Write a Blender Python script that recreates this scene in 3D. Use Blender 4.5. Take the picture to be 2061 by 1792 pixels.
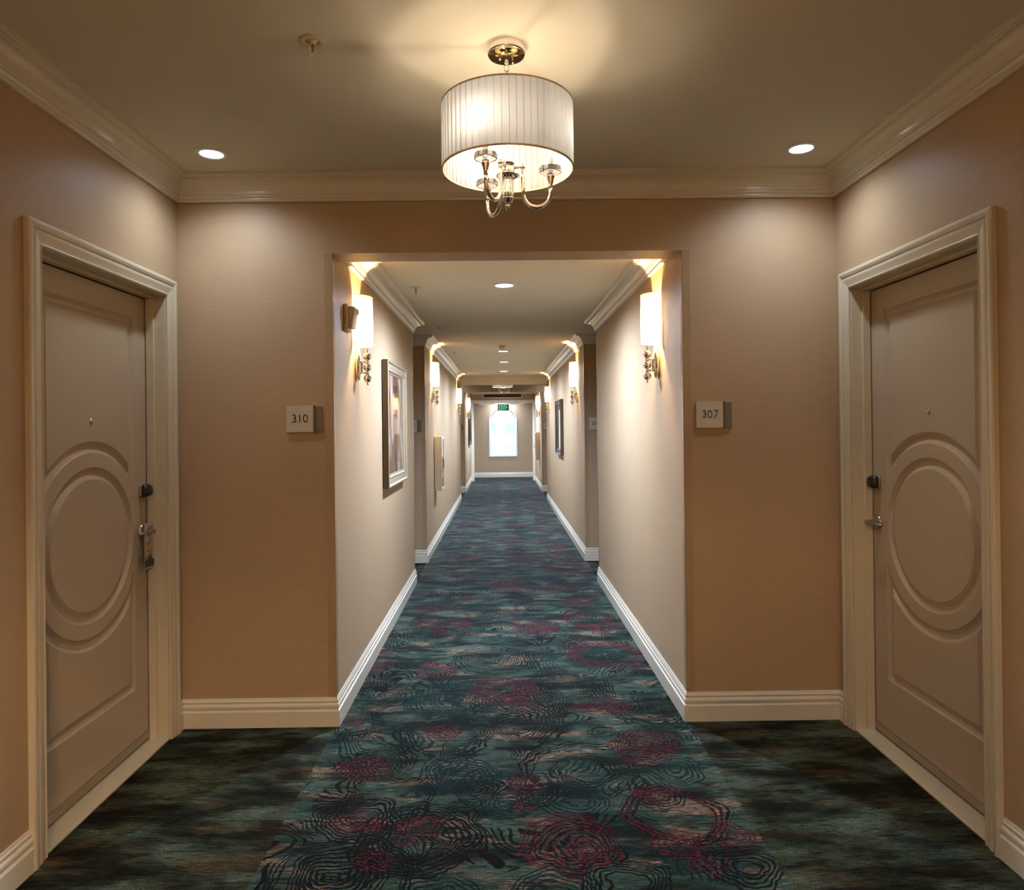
import bpy, bmesh, math, random
import numpy as np
from mathutils import Vector, Matrix

random.seed(7)
for o in list(bpy.data.objects):
    bpy.data.objects.remove(o, do_unlink=True)
SC = bpy.context.scene
COL = SC.collection
PI = math.pi
W_PX, H_PX = 2061, 1792

# ------------------------------------------------------------------ camera
F_PX, CX, CY = 1406.48, 1019.70, 856.08
YAW, PITCH, ROLL, CAM_H = 0.0073, 0.0025, -0.0114, 1.5239
Ry = Matrix(((math.cos(YAW), -math.sin(YAW), 0), (math.sin(YAW), math.cos(YAW), 0), (0, 0, 1)))
Rp = Matrix(((1, 0, 0), (0, math.cos(PITCH), math.sin(PITCH)), (0, -math.sin(PITCH), math.cos(PITCH))))
M = Rp @ Ry
ex, ef, ez = Vector(M[0]), Vector(M[1]), Vector(M[2])
c, s = math.cos(ROLL), math.sin(ROLL)
right = c * ex + s * ez
up = -s * ex + c * ez
cd = bpy.data.cameras.new('camera')
cam = bpy.data.objects.new('camera', cd)
COL.objects.link(cam)
R = Matrix((right, up, -ef)).transposed()
cam.matrix_world = Matrix.Translation((0, 0, CAM_H)) @ R.to_4x4()
cd.sensor_fit = 'HORIZONTAL'
cd.sensor_width = 36
cd.lens = 36 * F_PX / W_PX
cd.shift_x = (W_PX / 2 - CX) / W_PX
cd.shift_y = (CY - H_PX / 2) / W_PX
cd.clip_start = 0.05
cd.clip_end = 200
SC.camera = cam

# ------------------------------------------------------------------ world, exposure, lamp levels
wd = bpy.data.worlds.new('overcast_sky')
SC.world = wd
wd.use_nodes = True
bg = wd.node_tree.nodes['Background']
bg.inputs[0].default_value = (0.74, 0.86, 1.0, 1)
bg.inputs[1].default_value = 3.2
SC.view_settings.view_transform = 'Standard'
SC.view_settings.look = 'None'
SC.view_settings.gamma = 1
SC.view_settings.exposure = 0.55
SC.view_settings.use_curve_mapping = False

COOL = (0.68, 0.81, 1.0)
COOL_CORR = (0.55, 0.71, 1.0)
WARM = (1.0, 0.68, 0.36)
CHAND = (1.0, 0.83, 0.63)
CHAND_FILL = (1.0, 0.68, 0.38)  # warm tint of the added chandelier's bulbs
P_LOBBY_SPOT = 34.0
P_FILL_SPOT = 130.0  # added, unseen downlights behind the viewer
P_CORR_SPOT = 400.0
E_SCONCE = 4300.0      # emission of a sconce bulb
E_CHAND = 180.0       # emission of a chandelier bulb
E_CHAND_FILL = 6600.0 # bulbs of an added, unseen chandelier that brightens the lobby

# ------------------------------------------------------------------ plan (metres)
XL, XR = -1.655, 1.736          # lobby side walls
OL, OR = -0.863, 0.940          # corridor walls
XO, XP = -1.875, 1.956          # outer faces of the building shell
Y0, Y1, Y1H = -1.5, 3.6, 3.789
Y2, Y2B, Y3, Y3B, Y4, Y5 = 6.846, 7.908, 14.55, 16.38, 19.75, 21.2
ZL, ZC = 2.82, 2.56             # lobby / corridor ceilings
HD1, HD2, HD3 = 2.427, 2.395, 2.345
REC = 0.095                     # door leaf behind wall face
BB = 0.146

# ------------------------------------------------------------------ material helpers
def new_mat(name):
    m = bpy.data.materials.new(name)
    m.use_nodes = True
    nt = m.node_tree
    b = nt.nodes['Principled BSDF']
    return m, nt, b

def lin(h):
    h = h.lstrip('#')
    v = [int(h[i:i + 2], 16) / 255 for i in (0, 2, 4)]
    return tuple((x / 12.92 if x <= 0.04045 else ((x + 0.055) / 1.055) ** 2.4) for x in v) + (1,)

def simple(name, col, rough=0.5, metal=0.0, coat=0.0, noise=0.0, nscale=40, bump=0.0, spec=0.5):
    m, nt, b = new_mat(name)
    b.inputs['Roughness'].default_value = rough
    b.inputs['Metallic'].default_value = metal
    b.inputs['Coat Weight'].default_value = coat
    b.inputs['Coat Roughness'].default_value = 0.12
    b.inputs['Specular IOR Level'].default_value = spec
    b.inputs['Base Color'].default_value = col
    tc = nt.nodes.new('ShaderNodeTexCoord')
    n = nt.nodes.new('ShaderNodeTexNoise')
    n.inputs['Scale'].default_value = nscale
    n.inputs['Detail'].default_value = 4
    nt.links.new(tc.outputs['Object'], n.inputs['Vector'])
    if noise:
        mx = nt.nodes.new('ShaderNodeMix'); mx.data_type = 'RGBA'
        mx.inputs['A'].default_value = tuple(x * (1 - noise) for x in col[:3]) + (1,)
        mx.inputs['B'].default_value = tuple(min(1, x * (1 + noise)) for x in col[:3]) + (1,)
        nt.links.new(n.outputs['Fac'], mx.inputs['Factor'])
        nt.links.new(mx.outputs['Result'], b.inputs['Base Color'])
    if bump:
        bp = nt.nodes.new('ShaderNodeBump')
        bp.inputs['Strength'].default_value = bump
        bp.inputs['Distance'].default_value = 0.001
        nt.links.new(n.outputs['Fac'], bp.inputs['Height'])
        nt.links.new(bp.outputs['Normal'], b.inputs['Normal'])
    return m

def emit_mat(name, col, strength, rough=0.4):
    m, nt, b = new_mat(name)
    b.inputs['Base Color'].default_value = col
    b.inputs['Roughness'].default_value = rough
    b.inputs['Emission Color'].default_value = col
    b.inputs['Emission Strength'].default_value = strength
    return m

def wallpaper():
    m, nt, b = new_mat('linen_wallpaper')
    L = nt.links.new
    tc = nt.nodes.new('ShaderNodeTexCoord')
    def streak(sx, sy, sz, det):
        mp = nt.nodes.new('ShaderNodeMapping')
        mp.inputs['Scale'].default_value = (sx, sy, sz)
        n = nt.nodes.new('ShaderNodeTexNoise')
        n.inputs['Scale'].default_value = 1
        n.inputs['Detail'].default_value = det
        n.inputs['Roughness'].default_value = 0.65
        L(tc.outputs['Object'], mp.inputs['Vector']); L(mp.outputs['Vector'], n.inputs['Vector'])
        return n
    a = streak(7, 7, 700, 3)
    d = streak(300, 300, 300, 2)
    e = streak(1.2, 1.2, 1.2, 2)
    ad = nt.nodes.new('ShaderNodeMath'); ad.operation = 'MULTIPLY_ADD'
    L(d.outputs['Fac'], ad.inputs[0]); ad.inputs[1].default_value = 0.35; L(a.outputs['Fac'], ad.inputs[2])
    cr = nt.nodes.new('ShaderNodeValToRGB')
    cr.color_ramp.elements[0].position = 0.45; cr.color_ramp.elements[0].color = (0.398, 0.270, 0.150, 1)
    cr.color_ramp.elements[1].position = 0.92; cr.color_ramp.elements[1].color = (0.472, 0.331, 0.194, 1)
    L(ad.outputs[0], cr.inputs[0])
    mx = nt.nodes.new('ShaderNodeMix'); mx.data_type = 'RGBA'; mx.blend_type = 'MULTIPLY'
    mx.inputs['Factor'].default_value = 0.10
    L(cr.outputs[0], mx.inputs['A']); L(e.outputs['Fac'], mx.inputs['B'])
    L(mx.outputs['Result'], b.inputs['Base Color'])
    b.inputs['Roughness'].default_value = 0.47
    b.inputs['Specular IOR Level'].default_value = 0.28
    bp = nt.nodes.new('ShaderNodeBump')
    bp.inputs['Strength'].default_value = 0.25; bp.inputs['Distance'].default_value = 0.0007
    L(a.outputs['Fac'], bp.inputs['Height']); L(bp.outputs['Normal'], b.inputs['Normal'])
    return m

# carpet rings: x, y, inner radius, outer radius, colour kind (black, teal, red)
CLUSTERS = [(0.34, 3.12, 0.098, 0.158, 'k'), (0.34, 3.12, 0.218, 0.263, 'k'), (0.66, 3.32, 0.000, 0.184, 'r'), (0.69, 3.37, 0.049, 0.163, 'k'), (0.61, 2.87, 0.000, 0.076, 'r'), (0.63, 2.87, 0.042, 0.104, 'k'), (0.66, 2.75, 0.153, 0.199, 'r'), (0.67, 2.74, 0.146, 0.218, 'k'), (0.84, 2.60, 0.000, 0.094, 'r'), (0.75, 3.09, 0.022, 0.134, 't'), (0.50, 3.47, 0.000, 0.075, 't'), (0.73, 2.52, 0.000, 0.073, 't'), (0.28, 2.83, 0.041, 0.157, 't'), (0.27, 2.53, 0.037, 0.165, 'k'), (0.27, 5.29, 0.037, 0.165, 'k'), (0.28, 2.50, 0.000, 0.085, 'r'), (0.40, 2.31, 0.056, 0.168, 'k'), (0.40, 5.07, 0.056, 0.168, 'k'), (0.63, 2.55, 0.000, 0.105, 'r'), (0.70, 2.42, 0.000, 0.070, 'r'), (0.70, 5.18, 0.000, 0.070, 'r'), (0.82, 2.40, 0.035, 0.128, 'k'), (0.82, 5.16, 0.035, 0.128, 'k'), (0.14, 2.88, 0.021, 0.097, 'k'), (0.07, 2.99, 0.000, 0.094, 'r'), (0.03, 2.82, 0.020, 0.123, 't'), (0.08, 2.78, 0.000, 0.047, 'r'), (-0.58, 2.40, 0.000, 0.139, 'k'), (-0.58, 5.16, 0.000, 0.139, 'k'), (-0.47, 2.45, 0.000, 0.065, 'r'), (-0.47, 5.21, 0.000, 0.065, 'r'), (-0.40, 2.50, 0.024, 0.097, 't'), (-0.40, 2.50, 0.103, 0.145, 'k'), (-0.40, 5.26, 0.103, 0.145, 'k'), (-0.35, 2.65, 0.000, 0.103, 'r'), (-0.33, 2.60, 0.119, 0.251, 'k'), (-0.33, 5.36, 0.119, 0.251, 'k'), (-0.49, 2.87, 0.160, 0.208, 'k'), (-0.58, 2.72, 0.000, 0.098, 'r'), (-0.57, 2.73, 0.079, 0.171, 'k'), (-0.56, 3.21, 0.000, 0.178, 'k'), (-0.63, 3.13, 0.000, 0.129, 'r'), (-0.31, 3.50, 0.000, 0.085, 'r'), (-0.31, 3.46, 0.159, 0.242, 'k'), (-0.12, 2.94, 0.000, 0.114, 'k'), (-0.19, 3.07, 0.045, 0.163, 't'), (-0.80, 3.64, 0.000, 0.070, 'r'), (-0.81, 3.62, 0.131, 0.201, 'k'), (-0.62, 3.42, 0.082, 0.206, 't'), (0.10, 3.84, 0.000, 0.095, 'r'), (0.09, 3.86, 0.087, 0.286, 'k'), (-0.00, 4.05, 0.055, 0.200, 'r'), (0.36, 4.04, 0.081, 0.281, 'k'), (0.45, 3.77, 0.000, 0.093, 'r'), (0.79, 3.71, 0.050, 0.216, 'k'), (0.60, 3.80, 0.000, 0.111, 'r'), (-0.35, 3.88, 0.087, 0.217, 't'), (-0.28, 4.16, 0.019, 0.159, 't'), (-0.58, 4.30, 0.106, 0.280, 'k'), (-0.43, 4.41, 0.059, 0.148, 'r'), (-0.65, 4.00, 0.036, 0.171, 't'), (-0.07, 4.57, 0.000, 0.287, 'k'), (0.28, 4.68, 0.000, 0.126, 't'), (0.46, 4.52, 0.152, 0.334, 't'), (0.64, 4.80, 0.140, 0.258, 'k'), (0.68, 4.67, 0.167, 0.272, 'r'), (0.94, 4.38, 0.069, 0.147, 'k'), (-0.58, 5.14, 0.000, 0.173, 'k'), (-0.58, 2.38, 0.000, 0.173, 'k'), (-0.57, 5.11, 0.217, 0.275, 'k'), (-0.57, 2.35, 0.217, 0.275, 'k'), (-0.22, 5.01, 0.056, 0.157, 't'), (-0.22, 2.25, 0.056, 0.157, 't'), (0.17, 5.00, 0.067, 0.179, 't'), (0.17, 2.24, 0.067, 0.179, 't'), (0.24, 5.31, 0.000, 0.190, 'r'), (0.24, 2.55, 0.000, 0.190, 'r'), (-0.83, 4.76, 0.000, 0.085, 'r'), (-0.80, 4.48, 0.000, 0.111, 'r')]
PERIOD = 2.76

def noise_node(nt, vec, scale, detail=2, rough=0.5, dim=None):
    mp = nt.nodes.new('ShaderNodeMapping')
    mp.inputs['Scale'].default_value = scale
    n = nt.nodes.new('ShaderNodeTexNoise')
    n.inputs['Scale'].default_value = 1
    n.inputs['Detail'].default_value = detail
    n.inputs['Roughness'].default_value = rough
    nt.links.new(vec, mp.inputs['Vector']); nt.links.new(mp.outputs['Vector'], n.inputs['Vector'])
    return n

def carpet(runner):
    m, nt, b = new_mat('patterned_carpet' if runner else 'mottled_carpet')
    L = nt.links.new
    def math_(op, a, bb=None, cc=None, clamp=False):
        n = nt.nodes.new('ShaderNodeMath'); n.operation = op; n.use_clamp = clamp
        for i, v in enumerate((a, bb, cc)):
            if v is None: continue
            if isinstance(v, (int, float)): n.inputs[i].default_value = v
            else: L(v, n.inputs[i])
        return n.outputs[0]
    def mix(f, a, bb):
        n = nt.nodes.new('ShaderNodeMix'); n.data_type = 'RGBA'
        for k, v in (('Factor', f), ('A', a), ('B', bb)):
            if isinstance(v, tuple): n.inputs[k].default_value = v + (1,) if len(v) == 3 else v
            elif isinstance(v, (int, float)): n.inputs[k].default_value = v
            else: L(v, n.inputs[k])
        return n.outputs['Result']
    def step(v, lo, hi):
        n = nt.nodes.new('ShaderNodeMapRange')
        n.inputs['From Min'].default_value = lo; n.inputs['From Max'].default_value = hi
        L(v, n.inputs['Value']); return n.outputs[0]
    tc = nt.nodes.new('ShaderNodeTexCoord')
    P = tc.outputs['Object']
    # threads run across the corridor
    ns = noise_node(nt, P, (22, 260, 1), 3, 0.6).outputs['Fac']      # fine streaks
    nm = noise_node(nt, P, (5.5, 60, 1), 3, 0.65).outputs['Fac']      # mid streaks
    grain = noise_node(nt, P, (210, 260, 1), 2, 0.6).outputs['Fac']
    patch = noise_node(nt, P, (2.6, 6.5, 1), 3, 0.6).outputs['Fac']
    off = nt.nodes.new('ShaderNodeVectorMath'); off.operation = 'ADD'
    off.inputs[1].default_value = (13.1, 7.7, 0); L(P, off.inputs[0])
    patch2 = noise_node(nt, off.outputs[0], (3.0, 9.0, 1), 3, 0.6).outputs['Fac']
    off2 = nt.nodes.new('ShaderNodeVectorMath'); off2.operation = 'ADD'
    off2.inputs[1].default_value = (3.1, 37.7, 0); L(P, off2.inputs[0])
    patch3 = noise_node(nt, off2.outputs[0], (2.6, 7.5, 1), 3, 0.6).outputs['Fac']
    j = math_('MULTIPLY_ADD', nm, 0.62, math_('MULTIPLY', ns, 0.20))
    a1 = math_('ADD', patch, j); a2 = math_('ADD', patch2, j); a3 = math_('ADD', patch3, j)
    if runner:
        teal = mix(step(a1, 0.78, 1.02), (0.022, 0.064, 0.050), (0.135, 0.215, 0.155))
        tan = mix(step(ns, 0.35, 0.65), (0.15, 0.095, 0.055), (0.56, 0.40, 0.26))
        base = mix(step(a2, 0.95, 1.02), teal, tan)
        base = mix(math_('MULTIPLY', step(a3, 0.92, 1.04), 0.93), base, (0.014, 0.011, 0.010))
        # rings
        wz = nt.nodes.new('ShaderNodeTexNoise'); wz.inputs['Scale'].default_value = 5.5; wz.inputs['Detail'].default_value = 1
        L(P, wz.inputs['Vector'])
        wf = nt.nodes.new('ShaderNodeTexNoise'); wf.inputs['Scale'].default_value = 34; wf.inputs['Detail'].default_value = 1
        L(P, wf.inputs['Vector'])
        def warp(v, n, amp):
            sb = nt.nodes.new('ShaderNodeVectorMath'); sb.operation = 'SUBTRACT'
            sb.inputs[1].default_value = (0.5, 0.5, 0.5); L(n.outputs['Color'], sb.inputs[0])
            ma = nt.nodes.new('ShaderNodeVectorMath'); ma.operation = 'MULTIPLY_ADD'
            ma.inputs[1].default_value = (amp, amp, 0); L(sb.outputs[0], ma.inputs[0]); L(v, ma.inputs[2])
            return ma.outputs[0]
        Q = warp(warp(P, wz, 0.13), wf, 0.020)
        Q0 = Q
        sp = nt.nodes.new('ShaderNodeSeparateXYZ'); L(Q, sp.inputs[0])
        yy = math_('ADD', math_('FLOORED_MODULO', math_('SUBTRACT', sp.outputs[1], 2.40), PERIOD), 2.40)
        cb = nt.nodes.new('ShaderNodeCombineXYZ'); L(sp.outputs[0], cb.inputs[0]); L(yy, cb.inputs[1])
        Q = cb.outputs[0]
        acc = {'k': None, 't': None, 'r': None}
        area = None
        for (x, y, r0, r1, k) in CLUSTERS:
            dn = nt.nodes.new('ShaderNodeVectorMath'); dn.operation = 'DISTANCE'
            L(Q, dn.inputs[0]); dn.inputs[1].default_value = (x, y, 0)
            d = dn.outputs['Value']
            sp_ = {'k': 0.0195, 't': 0.022, 'r': 0.0185}[k]
            w = math_('SINE', math_('MULTIPLY', d, 2 * PI / sp_))
            m_ = math_('COMPARE', d, (r0 + r1) / 2, (r1 - r0) / 2)
            v = math_('MULTIPLY', m_, math_('ADD', w, 1.0))
            acc[k] = v if acc[k] is None else math_('MAXIMUM', acc[k], v)
        fld = nt.nodes.new('ShaderNodeTexNoise'); fld.inputs['Scale'].default_value = 2.6; fld.inputs['Detail'].default_value = 0.5
        L(Q0, fld.inputs['Vector'])
        cont = math_('ADD', math_('SINE', math_('MULTIPLY', fld.outputs['Fac'], 230.0)), 0.85)
        sel = nt.nodes.new('ShaderNodeTexNoise'); sel.inputs['Scale'].default_value = 2.1; sel.inputs['Detail'].default_value = 1.0
        sof = nt.nodes.new('ShaderNodeVectorMath'); sof.operation = 'ADD'; sof.inputs[1].default_value = (5.3, 2.9, 0); L(P, sof.inputs[0]); L(sof.outputs[0], sel.inputs['Vector'])
        acc['k'] = math_('MAXIMUM', acc['k'], math_('MULTIPLY', cont, step(sel.outputs['Fac'], 0.56, 0.59)))
        acc['t'] = math_('MAXIMUM', acc['t'], math_('MULTIPLY', cont, step(math_('SUBTRACT', 1.0, sel.outputs['Fac']), 0.55, 0.58)))
        jit = math_('MULTIPLY_ADD', ns, 0.5, math_('MULTIPLY', grain, 0.35))
        kk = step(math_('ADD', acc['k'], jit), 1.62, 1.78)
        tt = step(math_('ADD', acc['t'], jit), 1.55, 1.75)
        rr = step(math_('ADD', acc['r'], jit), 1.35, 1.5)
        rsp = noise_node(nt, P, (55, 80, 1), 2, 0.6).outputs['Fac']
        redm = math_('MULTIPLY', rr, step(rsp, 0.50, 0.56))
        blkr = math_('MULTIPLY', rr, 0.6)
        base = mix(math_('MULTIPLY', tt, 0.9), base, (0.005, 0.034, 0.036))
        base = mix(math_('MULTIPLY', kk, 0.96), base, (0.010, 0.0060, 0.0045))
        base = mix(blkr, base, (0.018, 0.010, 0.012))
        base = mix(redm, base, (0.33, 0.010, 0.040))
    else:
        base = mix(step(a1, 0.78, 1.05), (0.028, 0.032, 0.016), (0.150, 0.185, 0.115))
        base = mix(math_('MULTIPLY', step(a2, 0.92, 1.08), 0.75), base, (0.150, 0.080, 0.030))
        base = mix(math_('MULTIPLY', step(a3, 0.82, 1.02), 0.88), base, (0.009, 0.007, 0.005))
    g = math_('MAXIMUM', math_('MULTIPLY_ADD', grain, 2.3, -0.62), 0.10)
    g = math_('MULTIPLY', g, math_('MAXIMUM', math_('MULTIPLY_ADD', ns, 3.0, -0.75), 0.15))
    g = math_('MULTIPLY', g, 0.78 if runner else 1.2)
    gv = nt.nodes.new('ShaderNodeCombineColor')
    for i in range(3): L(g, gv.inputs[i])
    mm = nt.nodes.new('ShaderNodeMix'); mm.data_type = 'RGBA'; mm.blend_type = 'MULTIPLY'
    mm.inputs['Factor'].default_value = 1.0
    L(base, mm.inputs['A']); L(gv.outputs[0], mm.inputs['B'])
    L(mm.outputs['Result'], b.inputs['Base Color'])
    b.inputs['Roughness'].default_value = 0.85
    b.inputs['Specular IOR Level'].default_value = 0.03
    b.inputs['Sheen Weight'].default_value = 0.20 if runner else 0.0
    b.inputs['Sheen Roughness'].default_value = 0.30
    b.inputs['Sheen Tint'].default_value = (0.62, 0.80, 1.0, 1)  # blue tint stands in for window daylight reflected along the runner
    bp = nt.nodes.new('ShaderNodeBump')
    bp.inputs['Strength'].default_value = 0.5; bp.inputs['Distance'].default_value = 0.002
    L(math_('ADD', grain, math_('MULTIPLY', ns, 0.6)), bp.inputs['Height']); L(bp.outputs['Normal'], b.inputs['Normal'])
    return m

def fabric(name, col, trans, dcol, rough=0.9):
    """cloth that lets part of the lamplight through"""
    m, nt, b = new_mat(name)
    L = nt.links.new
    out = nt.nodes['Material Output']
    b.inputs['Base Color'].default_value = dcol
    b.inputs['Roughness'].default_value = rough
    b.inputs['Specular IOR Level'].default_value = 0.1
    tr = nt.nodes.new('ShaderNodeBsdfTranslucent'); tr.inputs[0].default_value = col
    tc = nt.nodes.new('ShaderNodeTexCoord')
    n = noise_node(nt, tc.outputs['Object'], (500, 500, 900), 1)
    bp = nt.nodes.new('ShaderNodeBump'); bp.inputs['Strength'].default_value = 0.15; bp.inputs['Distance'].default_value = 0.0005
    L(n.outputs['Fac'], bp.inputs['Height']); L(bp.outputs['Normal'], b.inputs['Normal'])
    mx = nt.nodes.new('ShaderNodeMixShader'); mx.inputs[0].default_value = trans
    L(b.outputs[0], mx.inputs[1]); L(tr.outputs[0], mx.inputs[2]); L(mx.outputs[0], out.inputs['Surface'])
    return m

def glass_mat(name, col=(1, 1, 1, 1), rough=0.0, ior=1.5):
    m, nt, b = new_mat(name)
    b.inputs['Base Color'].default_value = col
    b.inputs['Transmission Weight'].default_value = 1
    b.inputs['Roughness'].default_value = rough
    b.inputs['IOR'].default_value = ior
    return m

def artwork(name, seed):
    m, nt, b = new_mat(name)
    L = nt.links.new
    tc = nt.nodes.new('ShaderNodeTexCoord')
    mp = nt.nodes.new('ShaderNodeMapping'); mp.inputs['Location'].default_value = (seed, seed * 2.3, 0)
    mp.inputs['Scale'].default_value = (3, 3, 1.2)
    L(tc.outputs['Object'], mp.inputs['Vector'])
    n = nt.nodes.new('ShaderNodeTexNoise'); n.inputs['Scale'].default_value = 1.6; n.inputs['Detail'].default_value = 5
    n.inputs['Distortion'].default_value = 1.2
    L(mp.outputs['Vector'], n.inputs['Vector'])
    cr = nt.nodes.new('ShaderNodeValToRGB')
    e = cr.color_ramp.elements
    e[0].position = 0.38; e[0].color = (0.030, 0.014, 0.009, 1)
    e[1].position = 0.66; e[1].color = (0.52, 0.43, 0.36, 1)
    q = e.new(0.5); q.color = (0.22, 0.09, 0.045, 1)
    L(n.outputs['Fac'], cr.inputs[0]); L(cr.outputs[0], b.inputs['Base Color'])
    b.inputs['Roughness'].default_value = 0.5
    b.inputs['Coat Weight'].default_value = 1.0
    b.inputs['Coat Roughness'].default_value = 0.02
    return m

M = {}
M['paper'] = wallpaper()
M['trim'] = simple('cream_semi_gloss_paint', (0.66, 0.585, 0.445, 1), 0.30, coat=0.35, noise=0.03, nscale=6)
M['casing'] = simple('cream_door_frame_paint', (0.57, 0.485, 0.335, 1), 0.34, coat=0.25, noise=0.04, nscale=9)
M['ceiling'] = simple('matt_ceiling_paint', (0.70, 0.64, 0.51, 1), 0.9, noise=0.015, nscale=3, spec=0.15, bump=0.1)
M['door'] = simple('taupe_door_paint', (0.430, 0.338, 0.225, 1), 0.36, noise=0.03, nscale=5, coat=0.15)
M['runner'] = carpet(True)
M['carpet'] = carpet(False)
M['chrome'] = simple('polished_chrome', (0.80, 0.77, 0.72, 1), 0.06, metal=1)
M['nickel'] = simple('satin_nickel', (0.46, 0.41, 0.34, 1), 0.28, metal=1, noise=0.05)
M['brass'] = simple('brass_mirror_plate', (0.50, 0.38, 0.17, 1), 0.10, metal=1, noise=0.5, nscale=30)
M['black'] = simple('black_plastic', (0.010, 0.008, 0.007, 1), 0.28)
M['sign'] = simple('cream_sign_plate', (0.54, 0.46, 0.335, 1), 0.45, noise=0.02)
M['sign_dark'] = simple('bronze_sign_panel', (0.165, 0.125, 0.075, 1), 0.42, noise=0.05)
M['sign_bar'] = simple('grey_sign_bar', (0.13, 0.105, 0.085, 1), 0.30, metal=0.3)
M['ink'] = simple('dark_brown_lettering', (0.020, 0.011, 0.006, 1), 0.6)
M['guard'] = simple('tan_vinyl_corner_guard', (0.375, 0.248, 0.132, 1), 0.24, noise=0.03, nscale=3, coat=0.3)
M['frame'] = simple('champagne_frame_moulding', (0.45, 0.38, 0.25, 1), 0.28, metal=0.55, noise=0.06)
M['frame_side'] = simple('dark_bronze_frame_edge', (0.075, 0.052, 0.028, 1), 0.38, metal=0.2)
M['frame_dark'] = simple('dark_picture_frame', (0.020, 0.015, 0.012, 1), 0.35)
M['art'] = artwork('abstract_print', 3.1)
M['art2'] = artwork('abstract_print_pale', 8.4)
M['cab'] = simple('cream_enamel_cabinet', (0.66, 0.56, 0.36, 1), 0.35, coat=0.2)
M['white'] = simple('white_enamel', (0.74, 0.74, 0.72, 1), 0.35)
M['cream_plastic'] = simple('cream_plastic', (0.62, 0.50, 0.31, 1), 0.4)
M['red_print'] = simple('orange_red_lettering', (0.62, 0.12, 0.03, 1), 0.6)
M['red_glass'] = simple('red_glass_bulb', (0.35, 0.02, 0.005, 1), 0.1, coat=1)
M['shade'] = fabric('pleated_organza', (0.84, 0.90, 0.96, 1), 0.125, (0.36, 0.34, 0.31, 1))
M['sconce_shade'] = fabric('cream_linen_shade', (0.90, 0.88, 0.78, 1), 0.10, (0.62, 0.58, 0.48, 1))
M['shade_rim'] = simple('tan_shade_binding', (0.66, 0.52, 0.36, 1), 0.7)
M['crystal'] = glass_mat('clear_crystal', (0.99, 0.985, 0.97, 1), 0.02)
M['candle'] = simple('ivory_candle_sleeve', (0.80, 0.76, 0.70, 1), 0.3)
M['bulb'] = emit_mat('lit_warm_bulb', WARM + (1,), E_SCONCE)
M['bulb_c'] = emit_mat('lit_soft_white_bulb', CHAND + (1,), E_CHAND)
M['bulb_fill'] = emit_mat('added_fill_bulb', CHAND_FILL + (1,), E_CHAND_FILL)  # for the added, unseen chandelier only
M['lens'] = emit_mat('lit_downlight_lens', (0.90, 0.95, 1.0, 1), 7)
M['exit_green'] = emit_mat('lit_green_lettering', (0.015, 0.50, 0.20, 1), 1.1)
M['exit_panel'] = simple('grey_sign_panel', (0.20, 0.21, 0.20, 1), 0.3)
M['grille'] = simple('dark_grille_slat', (0.085, 0.06, 0.06, 1), 0.5)
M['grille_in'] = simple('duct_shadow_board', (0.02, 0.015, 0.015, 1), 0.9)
M['glass'] = glass_mat('window_glass', (1, 1, 1, 1), 0.0, 1.45)
M['far_wall'] = simple('beige_stucco', (0.56, 0.52, 0.50, 1), 0.9, noise=0.05)
M['far_glass'] = simple('far_window_glass', (0.30, 0.36, 0.42, 1), 0.25)
M['far_frame'] = simple('far_window_frame', (0.36, 0.36, 0.36, 1), 0.6)
M['roof'] = simple('pale_roof_tiles', (0.50, 0.48, 0.49, 1), 0.8, noise=0.1)
M['tag'] = simple('white_card', (0.44, 0.36, 0.28, 1), 0.5)
M['orange'] = simple('orange_ink', (0.62, 0.22, 0.03, 1), 0.6)
M['dark_photo'] = simple('dark_photo_print', (0.030, 0.026, 0.020, 1), 0.4, noise=0.5, nscale=60)
M['grey_print'] = simple('grey_print', (0.25, 0.22, 0.19, 1), 0.5)
M['sill'] = simple('cream_threshold', (0.50, 0.42, 0.27, 1), 0.35, noise=0.05, nscale=12)
M['asphalt'] = simple('pale_paving', (0.5, 0.5, 0.5, 1), 0.9, noise=0.1)

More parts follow.
